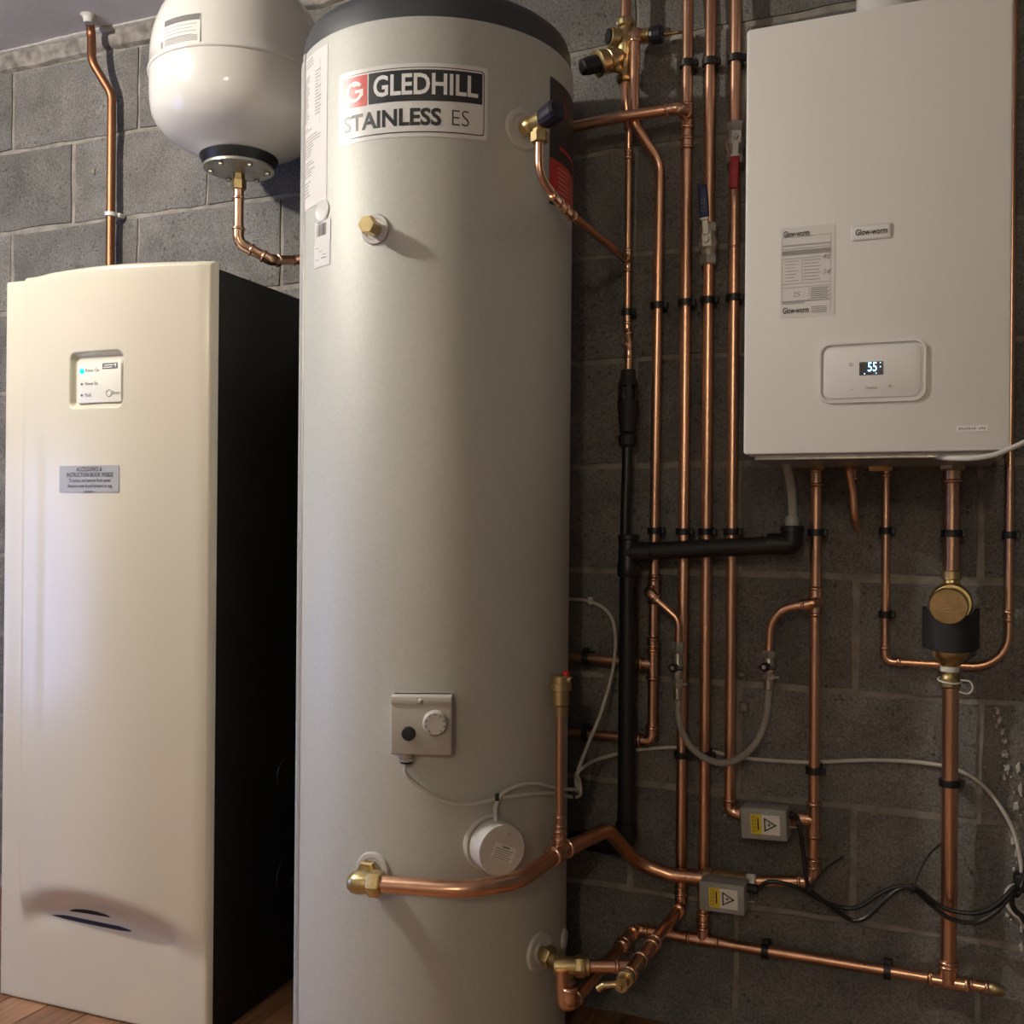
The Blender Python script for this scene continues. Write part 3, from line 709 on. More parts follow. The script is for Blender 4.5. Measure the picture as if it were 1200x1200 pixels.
# ------------------------------------------------------------------ lever ball valves
def ball_valve(x, z, label, grip, down, tilt, dx, Y=PYP):
    t = thing('ball_valve', (x, Y, z-.03), label, 'valve')
    mb = MB().lathe([(.013, -.030), (.0165, -.024), (.0165, -.014), (.019, -.010), (.021, 0), (.019, .010), (.0165, .014), (.0165, .024), (.013, .030)], (x, Y, z), (0, 0, 1), 24); part('valve_body', mb, 'zinc', t)
    part('compression_nut', MB().hexnut((x, Y, z+.022), (x, Y, z+.042), .0185), 'zinc', t); part('compression_nut', MB().hexnut((x, Y, z-.022), (x, Y, z-.042), .0185), 'zinc', t)
    c = V((x+dx, Y-.034, z)); part('spindle', MB().cyl((x+dx*.5, Y-.01, z), c, .007), 'chrome', t)
    sg = -1 if down else 1; d = V((-tilt, -.08, sg)).normalized(); side = d.cross(FW).normalized(); out = side.cross(d)
    if out.y > 0: out = -out
    mt_ = Matrix((side, out, d)).transposed()
    lv = part('lever', MB().box(c, (.019, .003, .026), .001, 1, mt_).box(c+d*.028+out*.004, (.012, .003, .036), .001, 1, mt_), 'steel_plate', t)
    part('lever_nut', MB().hexnut(c, c+out*.009, .0065), 'chrome', lv)
    g0 = c+d*.042+out*.006; g1 = g0+d*.064
    gp = part('lever_grip', MB().box((g0+g1)/2, (.0185, .009, .066), .0035, 3, mt_), grip, t, 'plastic coated lever grip')
    part('grip_collar', MB().box(g0-d*.001, (.0165, .0075, .006), .001, 1, mt_), 'steel_plate', t)
    mb = MB(); o_ = (g0+g1)/2+out*.0048
    fr_ = plane_fr(o_, d*-sg if False else side*(1 if side.x > 0 else -1), V((0, 0, 1)))
    for k in range(3): mb.frame_rr(fr_, -.0035, .0035, -.020+.015*k, -.011+.015*k, .001, .0012, 0, .0005, 2)
    part('raised_marks', mb, 'raised_red' if grip == 'grip_red' else 'raised_blue', gp)
ball_valve(xc_, vz, 'lever ball valve with red grip pointing down beside the white boiler', 'grip_red', True, .02, .009)
ball_valve(xb, zv2, 'lever ball valve with dark blue grip pointing up', 'grip_blue', False, .06, .003)
# clips on the risers
for x, py, px, d in ((xa, 75, 806, 'riser teed behind the cylinder top, top clip'), (xb, 73, 832, 'riser with the blue lever valve, top clip'), (xc_, 69, 863, 'riser with the red lever valve, top clip'),
                     (xa, 355, 802, 'riser teed behind the cylinder, level with the red valve clip'), (xc_, 349, 860, 'riser with the red lever valve, below its lever'),
                     (xb, 352, 831, 'riser with the blue lever valve, just below the valve'), (xd+.002, 358, 774, 'riser bent over at its top, upper of its two clips'),
                     (xa, 623, 799, 'riser teed behind the cylinder, just above the waste pipe'), (xb, 623, 828, 'riser with the blue valve, just above the waste pipe'),
                     (xc_, 623, 856, 'riser with the red valve, just above the waste pipe'), (xd, 622, 768, 'riser bent over at its top, just above the waste pipe'),
                     (xa, 884, 797, 'riser teed behind the cylinder, under the braided hose valve'), (xb, 884, 827, 'riser with the blue lever valve, behind the braided hose')):
    clip((x, PYP, zc(px, py)), R22, (0, 0, 1), 'black clip on the copper '+d)
for z, d in ((zt3+.004, 'upper'), (ze3+.002, 'lower')):
    clip((pl(687, 800, PYP).x, PYP, z), R22, (1, 0, 0), 'black plastic clip on the %s copper pipe running behind the cylinder' % d)

# ------------------------------------------------------------------ pressure reducing valve group at the top
gx = pl(733, 60, 2.06).x; GY = 2.06
zg = lambda y: Zp(733, y, GY)
ztn = zg(175); zjt = Zp(735, 305, PYP); xth = -.604
pipes('copper pipe dropping from the ceiling into the brass valve group', [([(gx, GY, TOP), (gx, GY, zg(30))], R22)])
pipes('slim copper discharge pipe running down to the black tundish',
      [([(gx, GY, zg(94)), (gx+.002, GY, zg(120)), (gx+.006, 2.07, zg(150))], R22*.95, .05),
       ([(gx+.006, 2.07, zg(145)), (xth, 2.078, zg(178)), (xth, 2.078, zjt), (xth, 2.078, Zp(736, 385, PYP)), (xth+.008, 2.065, Zp(739, 403, PYP)), (xth+.008, 2.06, Zp(741, 436, PYP))], R15, .03)],
      [f_coup((xth, 2.078, zg(178)), UP, R15, .012), f_tee((xth, 2.078, zjt), UP, FW, R15, .026), f_elbow((xth, 2.078, Zp(735, 386, PYP)), UP, V((.3, -.3, -.8)), R15, .018), f_elbow((xth+.008, 2.063, Zp(740, 412, PYP)), DN, V((-.3, .3, .9)), R15, .018)])
clip((xth, 2.078, Zp(736, 366, 2.078)), R15, (0, 0, 1), 'black plastic clip on the slim copper discharge pipe above the tundish')
prv = thing('pressure_valve', (gx, GY, zg(97)), 'brass pressure reducing valve group with black knob near the ceiling', 'valve')
part('valve_body', MB().lathe([(.013, zg(97)), (.017, zg(95)), (.017, zg(88)), (.0155, zg(86)), (.0155, zg(70)), (.020, zg(62)), (.019, zg(48)), (.0155, zg(40)), (.0135, zg(33)), (.018, zg(31)), (.018, zg(25)), (.013, zg(22))], (gx, GY, 0), UP, 24), 'brass', prv)
for za, zb_ in ((97, 89), (31, 23)): part('compression_nut', MB().hexnut((gx, GY, zg(za)), (gx, GY, zg(zb_)), .0195), 'brass', prv)
c = V((gx, GY, zg(66))); d = V((-.62, -.62, -.36)).normalized()
part('cartridge', MB().lathe([(.015, 0), (.016, .018), (.022, .020), (.0225, .034), (.025, .036), (.025, .046), (.0232, .047), (.0265, .066), (.0275, .070), (.021, .072)], c, d, 28), 'brass', prv)
part('adjuster_knob', MB().lathe([(.0185, 0), (.0185, .020), (.016, .036), (.010, .038)], c+d*.071, d, 12), 'black_plastic', prv, 'black ribbed knob', ang=.3)
c2 = V((gx, GY, zg(46))); d2 = V((-.75, -.66, 0)).normalized()
part('gauge_port', MB().lathe([(.012, 0), (.012, .018), (.0185, .019), (.0185, .036), (.016, .037)], c2, d2, 24), 'brass', prv)
part('port_cap', MB().lathe([(.0155, 0), (.0155, .004), (.011, .005)], c2+d2*.037, d2, 20), 'black_plastic', prv)
c3 = V((gx, GY, zg(84))); d3 = V((-.5, -.86, .1)).normalized()
part('drain_boss', MB().lathe([(.009, 0), (.009, .020), (.011, .021), (.011, .026), (.008, .03)], c3, d3, 20), 'brass', prv)
q0 = V((gx, GY, zg(43))); q1 = pl(757, 42, 2.055); q2 = pl(763, 41.5, 2.055); q3 = pl(777, 40, 2.055)
part('relief_body', MB().cyl(q0, q1, .0115, 20).cyl(q0.lerp(q1, .75), q2, .0155, 20), 'brass', prv)
part('relief_knob', MB().lathe([(.0165, 0), (.018, .004), (.018, (q3-q2).length*.8), (.015, (q3-q2).length)], q2, q3-q2, 14), 'knob_blue', prv, 'dark blue relief knob', ang=.3)
part('relief_spindle', MB().cyl(q3, pl(800, 37.5, 2.09), .0032), 'brass', prv)

# ------------------------------------------------------------------ temperature relief valve on the cylinder
p, n_ = collar(612, 152, .037)
tpv = thing('relief_valve', p, 'brass temperature relief valve with dark knob screwed into the cylinder', 'valve')
part('valve_body', MB().lathe([(.013, .0), (.013, .012), (.0165, .014), (.0165, .026), (.014, .03), (.016, .036), (.017, .06), (.014, .062)], p, n_, 24), 'brass', tpv)
dk = (n_+V((0, 0, .18))).normalized()
part('relief_knob', MB().lathe([(.015, 0), (.0180, .004), (.0190, .012), (.0190, .034), (.016, .040), (.010, .041)], p+n_*.058, dk, 14), 'knob_blue', tpv, 'dark ribbed twist knob', ang=.3)
o_ = p+n_*.048
part('outlet', MB().lathe([(.0115, 0), (.0115, .018), (.0155, .019), (.0155, .036), (.0125, .037)], o_, DN, 6), 'brass', tpv, ang=.3)
j0 = o_+DN*.03; j1 = V((j0.x, j0.y, Zp(640, 212, j0.y))); j2 = V((xth, 2.078-.01, zjt))
jm = pl(652, 233, j0.y+.035); jn = pl(667, 250, j0.y+.075)
dj = (j2-jn).normalized()
pipes('copper discharge pipe sloping from the cylinder relief valve to the wall', [([j0, V((j0.x, j0.y, j1.z+.01)), jm, jn, j2], R15, [.05, .05, .03])],
      [f_coup(jm.lerp(j1, .0), (jn-jm), R15, .015), f_elbow(jn, (jm-jn), dj, R15, .020)])

# ------------------------------------------------------------------ black waste: tundish, stack and branch
BY_ = 2.043
tx_ = xth+.008; ty_ = 2.06
tz = lambda y: Zp(740, y, ty_)
tun = thing('tundish', (tx_, ty_, tz(520)), 'black plastic tundish in the slim discharge pipe', 'tundish')
part('upper_cup', MB().lathe([(.011, tz(433)), (.0155, tz(434)), (.0155, tz(442)), (.018, tz(446)), (.0205, tz(448)), (.0205, tz(452))], (tx_, ty_, 0), UP, 28), 'black_matt', tun)
mb = MB()
for k in range(3):
    a = .9+k*2*math.pi/3; c = V((tx_+.0185*math.cos(a), ty_+.0185*math.sin(a), (tz(452)+tz(470))/2)); mb.box(c, (.010, .006, tz(450)-tz(472)), .001, 1, Matrix.Rotation(a+math.pi/2, 3, 'Z'))
part('air_gap_rib', mb, 'black_matt', tun)
part('lower_cup', MB().lathe([(.010, tz(509)), (.017, tz(506)), (.0185, tz(495)), (.021, tz(480)), (.0225, tz(477)), (.0225, tz(470)), (.018, tz(469)), (.006, tz(480))], (tx_, ty_, 0), UP, 28), 'black_matt', tun)
part('union_nut', MB().lathe([(.014, tz(524)), (.019, tz(521)), (.0195, tz(511)), (.015, tz(508))], (tx_, ty_, 0), UP, 14), 'black_matt', tun, ang=.3)
sx_ = pl(735, 800, BY_).x; szt = Zp(735, 626, BY_); szj = Zp(735, 647, BY_); hxR = pl(928, 638, 2.03).x; hzR = Zp(928, 638, 2.03)
wst = thing('waste_pipe', (sx_, BY_, .33), 'black plastic waste stack with a branch crossing in front of the copper risers', 'pipe')
part('inlet_tube', MB().tube([(tx_, ty_, tz(515)), (tx_-.002, 2.052, szt-.02)], .0108, 0), 'black_plastic', wst)
part('branch_tee', MB().lathe([(.021, szj-.05), (.0225, szj-.048), (.0225, szj-.025), (.0205, szj-.02), (.0205, szt-.012), (.0225, szt-.01), (.0225, szt-.002), (.018, szt)], (sx_, BY_, 0), UP, 24).cyl((sx_, BY_, szj), (sx_+.05, BY_, szj), .0215, 24), 'black_plastic', wst)
zfo = Zp(733, 992, BY_)
part('stack_tube', MB().tube([(sx_, BY_, szj), (sx_, BY_, zfo+.02)], .0180, 0, 24), 'black_plastic', wst)
part('foot_elbow', MB().tube([(sx_, BY_, zfo+.05), (sx_, BY_, zfo), (sx_-.09, BY_+.01, zfo)], .0215, .03, 24).tube([(sx_-.05, BY_+.01, zfo), (-.80, BY_+.028, zfo-.01)], .018, 0, 20), 'black_plastic', wst)
part('branch_tube', MB().tube([(sx_, BY_, szj), (hxR, 2.03, hzR)], .0180, 0, 24), 'black_plastic', wst)
part('end_elbow', MB().tube([(hxR-.045, 2.0305, hzR), (hxR, 2.03, hzR), (hxR, 2.03, hzR+.035)], .0215, .007, 24).lathe([(.0205, 0), (.0225, .002), (.0225, .012), (.0205, .014)], (hxR, 2.03, hzR+.022), UP, 24), 'black_plastic', wst)
hz = hzR+.02
solo('condensate_hose', MB().tube(spline([(hxR, 2.03, hz), (hxR+.001, 2.03, Zp(927, 600, 2.03)), (pl(927, 570, 2.0).x, 2.0, Zp(927, 570, 2.0)), (pl(920, 540, 1.95).x, 1.95, Zp(920, 540, 1.95)), (pl(914, 520, 1.93).x, 1.93, 1.175)], 8), .0085, 0, 14).lathe([(.0125, 0), (.013, .004), (.013, .035), (.010, .04)], (hxR, 2.03, hz-.005), UP, 20), 'hose_grey', 'grey condensate hose from boiler into the black waste elbow', 'hose')

# ------------------------------------------------------------------ boiler
BX0, BX1, BZ0, BZ1, BYF, BYB = -.311, .105, 1.154, 1.889, 1.79, 2.106
bo = thing('wall_boiler', ((BX0+BX1)/2, BYB, BZ0), 'white wall-hung boiler with blue lit display', 'boiler')
bf = lambda u, v, h=0.: V((BX0+u, BYF-h, BZ0+v)); BW, BH = BX1-BX0, BZ1-BZ0
mb = MB().rrect(bf, 0, BW, 0, BH, .006, -(BYB-BYF-.01), .0, .004); part('casing', mb, 'boiler_white', bo, ang=.5)
part('chassis', MB().box(((BX0+BX1)/2, (BYF+BYB)/2+.01, BZ0-.003), (BW-.03, BYB-BYF-.03, .012), .002, 1), 'zinc', bo)
part('service_rail', MB().box((BX0+.20, BYF+.04, BZ0-.004), (.30, .02, .01), .002, 1), 'boiler_trim', bo)
def bpx(x, y): P = pl(x, y, BYF); return P.x-BX0, P.z-BZ0
# control fascia
u0, v0 = bpx(962, 469); u1, v1 = bpx(1083, 400)
v0 = bpx(1022, 469)[1]; v1 = bpx(1022, 402)[1]
ms = part('fascia_moat', MB().frame_rr(bf, u0-.004, u1+.004, v0-.004, v1+.004, .020, .0052, -.001, .0045, 8), 'boiler_trim', bo)
fa = part('control_fascia', MB().rrect(bf, u0+.004, u1-.004, v0+.004, v1-.004, .014, -.002, .0035, .002, 8), 'boiler_white', bo, 'rounded control fascia')
part('fascia_groove', MB().frame_rr(bf, u0+.0005, u1-.0005, v0+.0005, v1-.0005, .0175, .0042, -.001, .0004, 8), 'boiler_trim', bo)
cu_, cv_ = bpx(1021, 432)
mb = MB().rrect(bf, cu_-.0185, cu_+.0185, cv_-.011, cv_+.011, .001, .002, .0042); dp = part('display', mb, 'lcd', fa)
part('digits', text_mb('55', .0215, lambda a, b, c=0.: bf(cu_+.002+a, cv_+.0015+b, c), .0048, bold=.0003, sx=.72), 'lcd_on', dp)
mb = MB()
for x, y in ((.0135, .0085), (.0135, .002), (.007, -.0085), (-.011, -.0085)): mb.quadstrip(bf, cu_+x, cu_+x+.0018, cv_+y-.0009, cv_+y+.0009, .0048)
part('symbols', mb, 'lcd_on', dp)
mb = MB()
for x, y, s in ((997, 427, 'o'), (998, 456, '-'), (1021, 454.5, 'menu'), (1043, 453, '+')):
    a_, b_ = bpx(x, y); text_mb(s, .008 if len(s) > 1 else .012, lambda a, b, c=0., a_=a_, b_=b_: bf(a_+a, b_+b, c), .0041, mb=mb)
part('touch_key', mb, 'print_grey', fa)
# badge
u0, v0 = bpx(998, 281); u1, _ = bpx(1045, 268); v1 = bpx(1020, 263)[1]; v0 = bpx(1020, 281)[1]
bd = part('badge', MB().rrect(bf, u0, u1, v0, v1, .003, -.002, .0025, .001), 'boiler_trim', bo)
part('badge_face', MB().rrect(bf, u0+.003, u1-.0025, v0+.0025, v1-.003, .002, 0, .0032, .0006), 'boiler_white', bd)
part('lettering', text_mb('Glow-worm', .0140, lambda a, b, c=0.: bf((u0+u1)/2+a, (v0+v1)/2-.0003+b, c), .0038, bold=.0003, sx=.72), 'print_dark', bd)
# energy data label
u0, v0 = bpx(914, 373); u1, _ = bpx(978, 368); _, v1 = bpx(946, 265); v0 = bpx(946, 371)[1]
en = part('data_label', MB().rrect(bf, u0, u1, v0, v1, .001, -.001, .0006), 'label_paper', bo, 'printed data label'); ew, eh = u1-u0, v1-v0
ef = lambda a, b, c=0.: bf(u0+a*ew, v0+b*eh, c)
for x, y, s in ((.05, .925, 'Glow-worm'), (.05, .075, 'Glow-worm')):
    part('lettering', text_mb(s, .0145, lambda a, b, c=0., x=x, y=y: bf(u0+x*ew+a, v0+y*eh+b, c), .0012, align='LEFT', sx=.60, bold=.0002), 'print_dark', en)
mb = MB()
def ln(x0, y0, x1, y1): mb.add([ef(x0, y0, .0012), ef(x1, y0, .0012), ef(x1, y1, .0012), ef(x0, y1, .0012)], [(0, 1, 2, 3)])
tx1 = .006; ty1 = .004
for y in (.89, .80, .79, .76, .74, .69, .65, .37, .33, .18, .17): ln(.03, y, .92, y+ty1)
for x, a, b in ((.03, .17, .89), (.92, .04, .89), (.40, .37, .65), (.53, .17, .33)): ln(x, a, x+tx1, b)
for k in range(7): ln(.10, .62-.036*k, .34-.04*(k % 3), .626-.036*k)
for k in range(7): ln(.43, .62-.036*k, .74-.03*(k % 2), .627-.036*k)
for k in range(6): ln(.56, .305-.022*k, .90-.03*(k % 2), .315-.022*k)
for k in range(4): ln(.58, .10-.02*k, .86, .108-.02*k)
for k in range(2): ln(.03, .165-.016*k, .45, .171-.016*k)
ln(.03, .70, .92, .735)
for x, y, s in ((.84, .645, '42'), (.84, .475, '74'), (.30, .25, '25')): text_mb(s, .012, lambda a, b, c=0., x=x, y=y: bf(u0+x*ew+a, v0+y*eh+b, c), .0012, mb=mb, shear=.2)
part('print', mb, 'print_grey', en)
u0, v0 = bpx(1121, 506); u1, v1 = bpx(1158, 498)
ml = part('model_label', MB().rrect(bf, u0, u1, v0, v1, .001, -.001, .0008), 'label_white', bo); 
mb = MB(); um, vm = (u0+u1)/2, (v0+v1)/2
for k in range(11):
    if k != 7: mb.quadstrip(bf, um-.0195+.0036*k, um-.0171+.0036*k, vm-.0018+.0005*(k % 2), vm+.0018-.0006*(k % 3), .0013)
part('print', mb, 'print_grey', ml, smooth=False)
# flue turret on the top
fx = pl(1042, 5, 1.93).x
part('flue_turret', MB().lathe([(.066, BZ1-.008), (.066, BZ1+.004), (.056, BZ1+.022), (.054, BZ1+.16), (.0, BZ1+.16)], (fx, 1.93, 0), UP, 40), 'flue', bo, 'white flue turret')
part('flue_seal', MB().lathe([(.0575, BZ1+.012), (.060, BZ1+.016), (.060, BZ1+.024), (.0565, BZ1+.028)], (fx, 1.93, 0), UP, 40), 'bag_grey', bo, 'grey seal ring')
part('flue_elbow', MB().tube([(fx, 1.93, BZ1+.14), (fx, 1.93, BZ1+.22), (fx, WY+.01, BZ1+.22)], .051, .06, 28), 'flue', bo)
# ------------------------------------------------------------------ pipes hanging below the boiler
HY = 2.055; hx8 = -.2165
ztl = Zp(956, 705, HY); zl2 = Zp(955, 1033, HY)
v2r = pl(882, 1032, 2.045)
pipes('copper heating pipe under the boiler, teed to the right end of the braided hose',
      [([(hx8, HY, BZ0+.005), (hx8, HY, zl2), (v2r.x, 2.045, v2r.z)], R22*.96, .022)],
      [f_coup((hx8, HY, Zp(957, 560, HY)), UP, R22, .018), f_tee((hx8, HY, ztl), UP, FW, R22, .030, R15, .028), f_tee(tee1, UP, LT, R22, .036, R22, .034), f_coup((hx8, HY, Zp(957, 1012, HY)), UP, R22, .012),
       f_elbow((hx8, HY, zl2), UP, (v2r-V((hx8, HY, zl2))), R22, .032), ('union', MB().hexnut((hx8, HY, BZ0-.014), (hx8, HY, BZ0-.001), .018), 'brass_dull')])
stx = pl(1000, 590, 2.06).x
pipes('short copper stub under the boiler curving back into the wall', [([(pl(988, 540, 2.0).x, 2.0, BZ0+.004), (pl(994, 552, 2.03).x, 2.035, Zp(997, 548, 2.04)), (stx, 2.05, Zp(998, 575, 2.05)), (stx+.003, 2.055, Zp(1001, 607, 2.055)), (stx+.006, WY+.01, Zp(1004, 622, WY))], R15, [.02, .04, .03])],
      [f_coup((stx-.001, 2.047, Zp(998, 556, 2.047)), V((.05, .05, -1)), R15, .012)])
UY = 2.085; ux0 = pl(1038, 650, UY).x; ux1 = .122; zu = Zp(1075, 777, UY)
pipes('slim copper pipe under the boiler looping in a U and up its right side',
      [([(ux0, UY, BZ0+.005), (ux0, UY, zu), (ux1, UY, zu), (ux1, UY, TOP)], R15, [.018, .062])],
      [f_coup((ux0, UY, Zp(1039, 552, UY)), UP, R15, .013), f_elbow((ux0, UY, zu), UP, RT, R15, .030), f_coup((ux1, UY, Zp(1184, 722, UY)), UP, R15*.96, .012)])
vlv = thing('isolating_valve', (ux0-.012, UY-.02, BZ0-.02), 'small brass valve under the boiler above the slim looped pipe', 'valve')
part('valve_body', MB().hexnut((ux0-.03, UY-.02, BZ0-.008), (ux0+.004, UY-.02, BZ0-.008), .011), 'brass', vlv); part('valve_nut', MB().hexnut((ux0, UY, BZ0-.016), (ux0, UY, BZ0+.006), .0125), 'brass', vlv)
GY2 = 2.06; gx2 = .0245
zr0 = Zp(1113, 668, GY2); zr1 = Zp(1110, 808, GY2); zgb = ZB
pipes('thick copper gas pipe dropping from the boiler into the brass regulator', [([(gx2, GY2, BZ0+.005), (gx2, GY2, zr0-.01)], R28)],
      [f_coup((gx2, GY2, Zp(1117, 556, GY2)), UP, R28, .017), ('union', MB().hexnut((gx2, GY2, BZ0-.018), (gx2, GY2, BZ0-.002), .024), 'brass_dull')])
pipes('thick copper pipe running from the brass regulator down to the wall foot', [([(gx2, GY2, zr1+.01), (gx2, GY2+.008, zgb)], R28)], [f_ring((gx2, GY2+.007, Zp(1109, 1128, GY2)), UP, R28)])
# regulator
reg = thing('gas_regulator', (gx2, GY2, zr1), 'round brass regulator with a black saddle in the thick copper pipe', 'regulator')
zq = lambda y: Zp(1112, y, GY2)
part('inlet_nut', MB().lathe([(.0165, zq(679)), (.018, zq(678)), (.018, zq(669)), (.016, zq(668))], (gx2, GY2, 0), UP, 24), 'brass', reg)
part('body', MB().lathe([(.015, zq(690)), (.0165, zq(686)), (.014, zq(682)), (.014, zq(678))], (gx2, GY2, 0), UP, 24).lathe([(.030, 0), (.037, .004), (.037, .03), (.034, .034), (.034, .046)], (gx2-.001, GY2+.014, zq(706)), FW, 40), 'brass', reg)
dn = V((-.12, -1, -.12)).normalized(); dc = V((gx2-.003, GY2-.03, zq(707)))
part('cap', MB().lathe([(.0325, 0), (.033, .004), (.033, .018), (.0315, .021), (.0, .0212)], dc, dn, 40), 'brass', reg, 'flat round brass cap')
mb = MB(); cf_ = plane_fr(dc+dn*.0214, RT, UP)
for k in range(4): mb.quadstrip(cf_, -.014+.003*k, .010, .008-.006*k, .0095-.006*k)
part('cast_mark', mb, 'brass_dull', reg)
mb = MB(); rings = []; n = 20                      # half-round saddle wrapping the lower body
z0_, z1_ = zq(757), zq(712)
for i in range(n+1):
    a = math.pi*(1.02+.96*i/n); e = V((math.cos(a), math.sin(a), 0)); sag = .014*math.sin(math.pi*i/n)
    ro_, ri_ = .049, .041; c = V((gx2-.001, GY2+.006, 0))
    rings.append([c+e*ri_+V((0, 0, z0_-sag*.2)), c+e*ro_+V((0, 0, z0_-sag*.6)), c+e*ro_+V((0, 0, z1_-sag*.9)), c+e*ri_+V((0, 0, z1_-sag*1.3))])
mb.rings(rings); part('saddle', mb, 'black_matt', reg, 'black plastic saddle')
part('bowl', MB().lathe([(.031, zq(735)), (.032, zq(738)), (.032, zq(765)), (.0285, zq(770)), (.018, zq(777)), (.0158, zq(780)), (.0158, zq(790))], (gx2-.001, GY2, 0), UP, 32), 'brass', reg)
part('outlet_nut', MB().lathe([(.0155, zq(806)), (.0185, zq(804)), (.0185, zq(796)), (.0155, zq(794)), (.0145, zq(788))], (gx2-.0015, GY2, 0), UP, 24), 'brass_dull', reg)
part('white_band', MB().lathe([(.0168, 0), (.0168, .009)], (gx2-.0015, GY2, zq(786.5)), UP, 24), 'label_white', reg)
c = V((gx2-.0015, GY2, zq(797)))
solo('string_tag', MB().torus(c, V((.06, -.16, 1)), .0205, .0016, 28, 6).tube(spline([c+V((.018, -.012, .003)), c+V((.034, -.012, .001)), c+V((.038, -.012, -.012)), c+V((.030, -.012, -.021)), c+V((.016, -.015, -.018))], 6), .0016, 0, 6), 'label_white', 'thin white tie looped round the neck of the brass regulator', 'tie')
for x, r, Y, px, py, d in ((hx8, R22, HY, 958, 624, 'heating pipe under the boiler, above its hose tee'), (hx8, R22, HY, 956, 903, 'heating pipe under the boiler, above the grey valve boxes'),
                           (ux0, R15, UY, 1039, 622, 'slim looped pipe, upper clip of its left leg'), (ux0, R15, UY, 1037, 720, 'slim looped pipe, lower clip of its left leg'),
                           (ux1, R15, UY, 1184, 627, 'slim looped pipe, on its right leg'), (gx2, R28, GY2, 1116, 625, 'thick gas pipe above the brass regulator'), (gx2, R28, GY2+.004, 1112, 917, 'thick pipe below the brass regulator')):
    clip((x, Y, Zp(px, py, Y)), r, (0, 0, 1), 'black clip on the copper '+d)
# ------------------------------------------------------------------ pipe along the foot of the wall
xe = pl(1109, 1140, PYP).x
pipes('level copper pipe along the foot of the wall ending in a brass nozzle',
      [([(-.575, PYP, ZB+.0005), (xe+.05, PYP, ZB)], R22), ([(xe+.04, PYP, ZB), (pl(1158, 1155, PYP).x, PYP, ZB)], R15),
       ([(-.575, PYP, ZB), (-.588, 1.705, ZB), (-.600, 1.700, ZB), (-.603, 1.70, .25)], R22, .02)],
      [f_tee((xb, PYP, ZB), RT, UP, R22, .034, R22, .03), f_tee((gx2, PYP-.004, ZB), RT, UP, R22*1.05, .036, R28, .034), f_coup((xe+.055, PYP, ZB), RT, R22*.82, .018),
       f_elbow((-.575, PYP, ZB), RT, FW, R22, .03), f_coup((-.577, 1.985, ZB), FW, R22, .014), f_elbow((-.590, 1.702, ZB), V((.02, 1, 0)), UP, R22*1.05, .034),
       ('nozzle', MB().lathe([(.008, 0), (.011, .004), (.013, .012), (.010, .022), (.0075, .03)], (pl(1157, 1155, PYP).x, PYP, ZB), V((1, 0, -.1)), 16), 'brass_dull')])
for px, py in ((897, 1108), (1040, 1133)):
    clip((pl(px, py, PYP).x, PYP, ZB), R22, (1, 0, 0), 'black plastic strap clip on the level pipe, '+('below the lower grey valve box' if px < 950 else 'beside the thick pipe from the regulator'))
# ------------------------------------------------------------------ brass fitting low on the cylinder, tee and drain cock
p, n_ = collar(632, 1115, .036)
e0 = V((-.603, 1.715, .25))
lowv = thing('cylinder_tee', e0-V((0, 0, .04)), 'dull brass tee low on the cylinder with compression nuts', 'fitting')
d = (e0-p).normalized()
part('stem', MB().cyl(p, e0, .0125), 'brass_dull', lowv); part('union_nut', MB().hexnut(p+d*.014, p+d*.032, .020), 'brass_dull', lowv)
br = V((xa-.009, 1.762, ze)); db = (br-e0).normalized()
part('tee_body', MB().lathe([(.014, -.02), (.0165, -.01), (.0165, .02)], e0, db, 20).cyl(e0, e0-V((0, 0, .035)), .0155), 'brass_dull', lowv)
part('compression_nut', MB().hexnut(e0+db*.018, e0+db*.036, .0195), 'brass_dull', lowv); part('olive_collar', MB().cyl(e0+db*.036, e0+db*.044, .0165), 'brass_dull', lowv)
part('compression_nut', MB().lathe([(.0165, 0), (.0195, .004), (.0195, .016), (.0165, .02)], e0-V((0, 0, .022)), DN, 20), 'brass_dull', lowv)
pipes('short copper link between the low brass tee and the drain tee', [([e0+db*.03, br-db*.02], R22)], [f_tee(br, V((.02, 1, 0)), -db, R22, .038, R22, .036)])
dco = V((xa-.010, 1.722, ze)); fd = V((.0, -1, 0))
drn = thing('drain_cock', dco, 'small brass drain cock on the end of the forward copper pipe', 'tap')
part('cock_body', MB().lathe([(.012, 0), (.0145, .003), (.0145, .010), (.0105, .013), (.0105, .040), (.012, .042)], dco, fd, 20), 'brass', drn)
part('cock_nut', MB().hexnut(dco+fd*.010, dco+fd*.018, .0155), 'brass', drn)
part('spout', MB().tube([dco+fd*.034, dco+fd*.04+V((-.03, -.002, -.004)), dco+fd*.042+V((-.040, -.002, -.012))], .0062, .01), 'brass', drn)
part('square_key', MB().box(dco+fd*.048, (.008, .012, .008), .001, 1), 'brass_dull', drn)

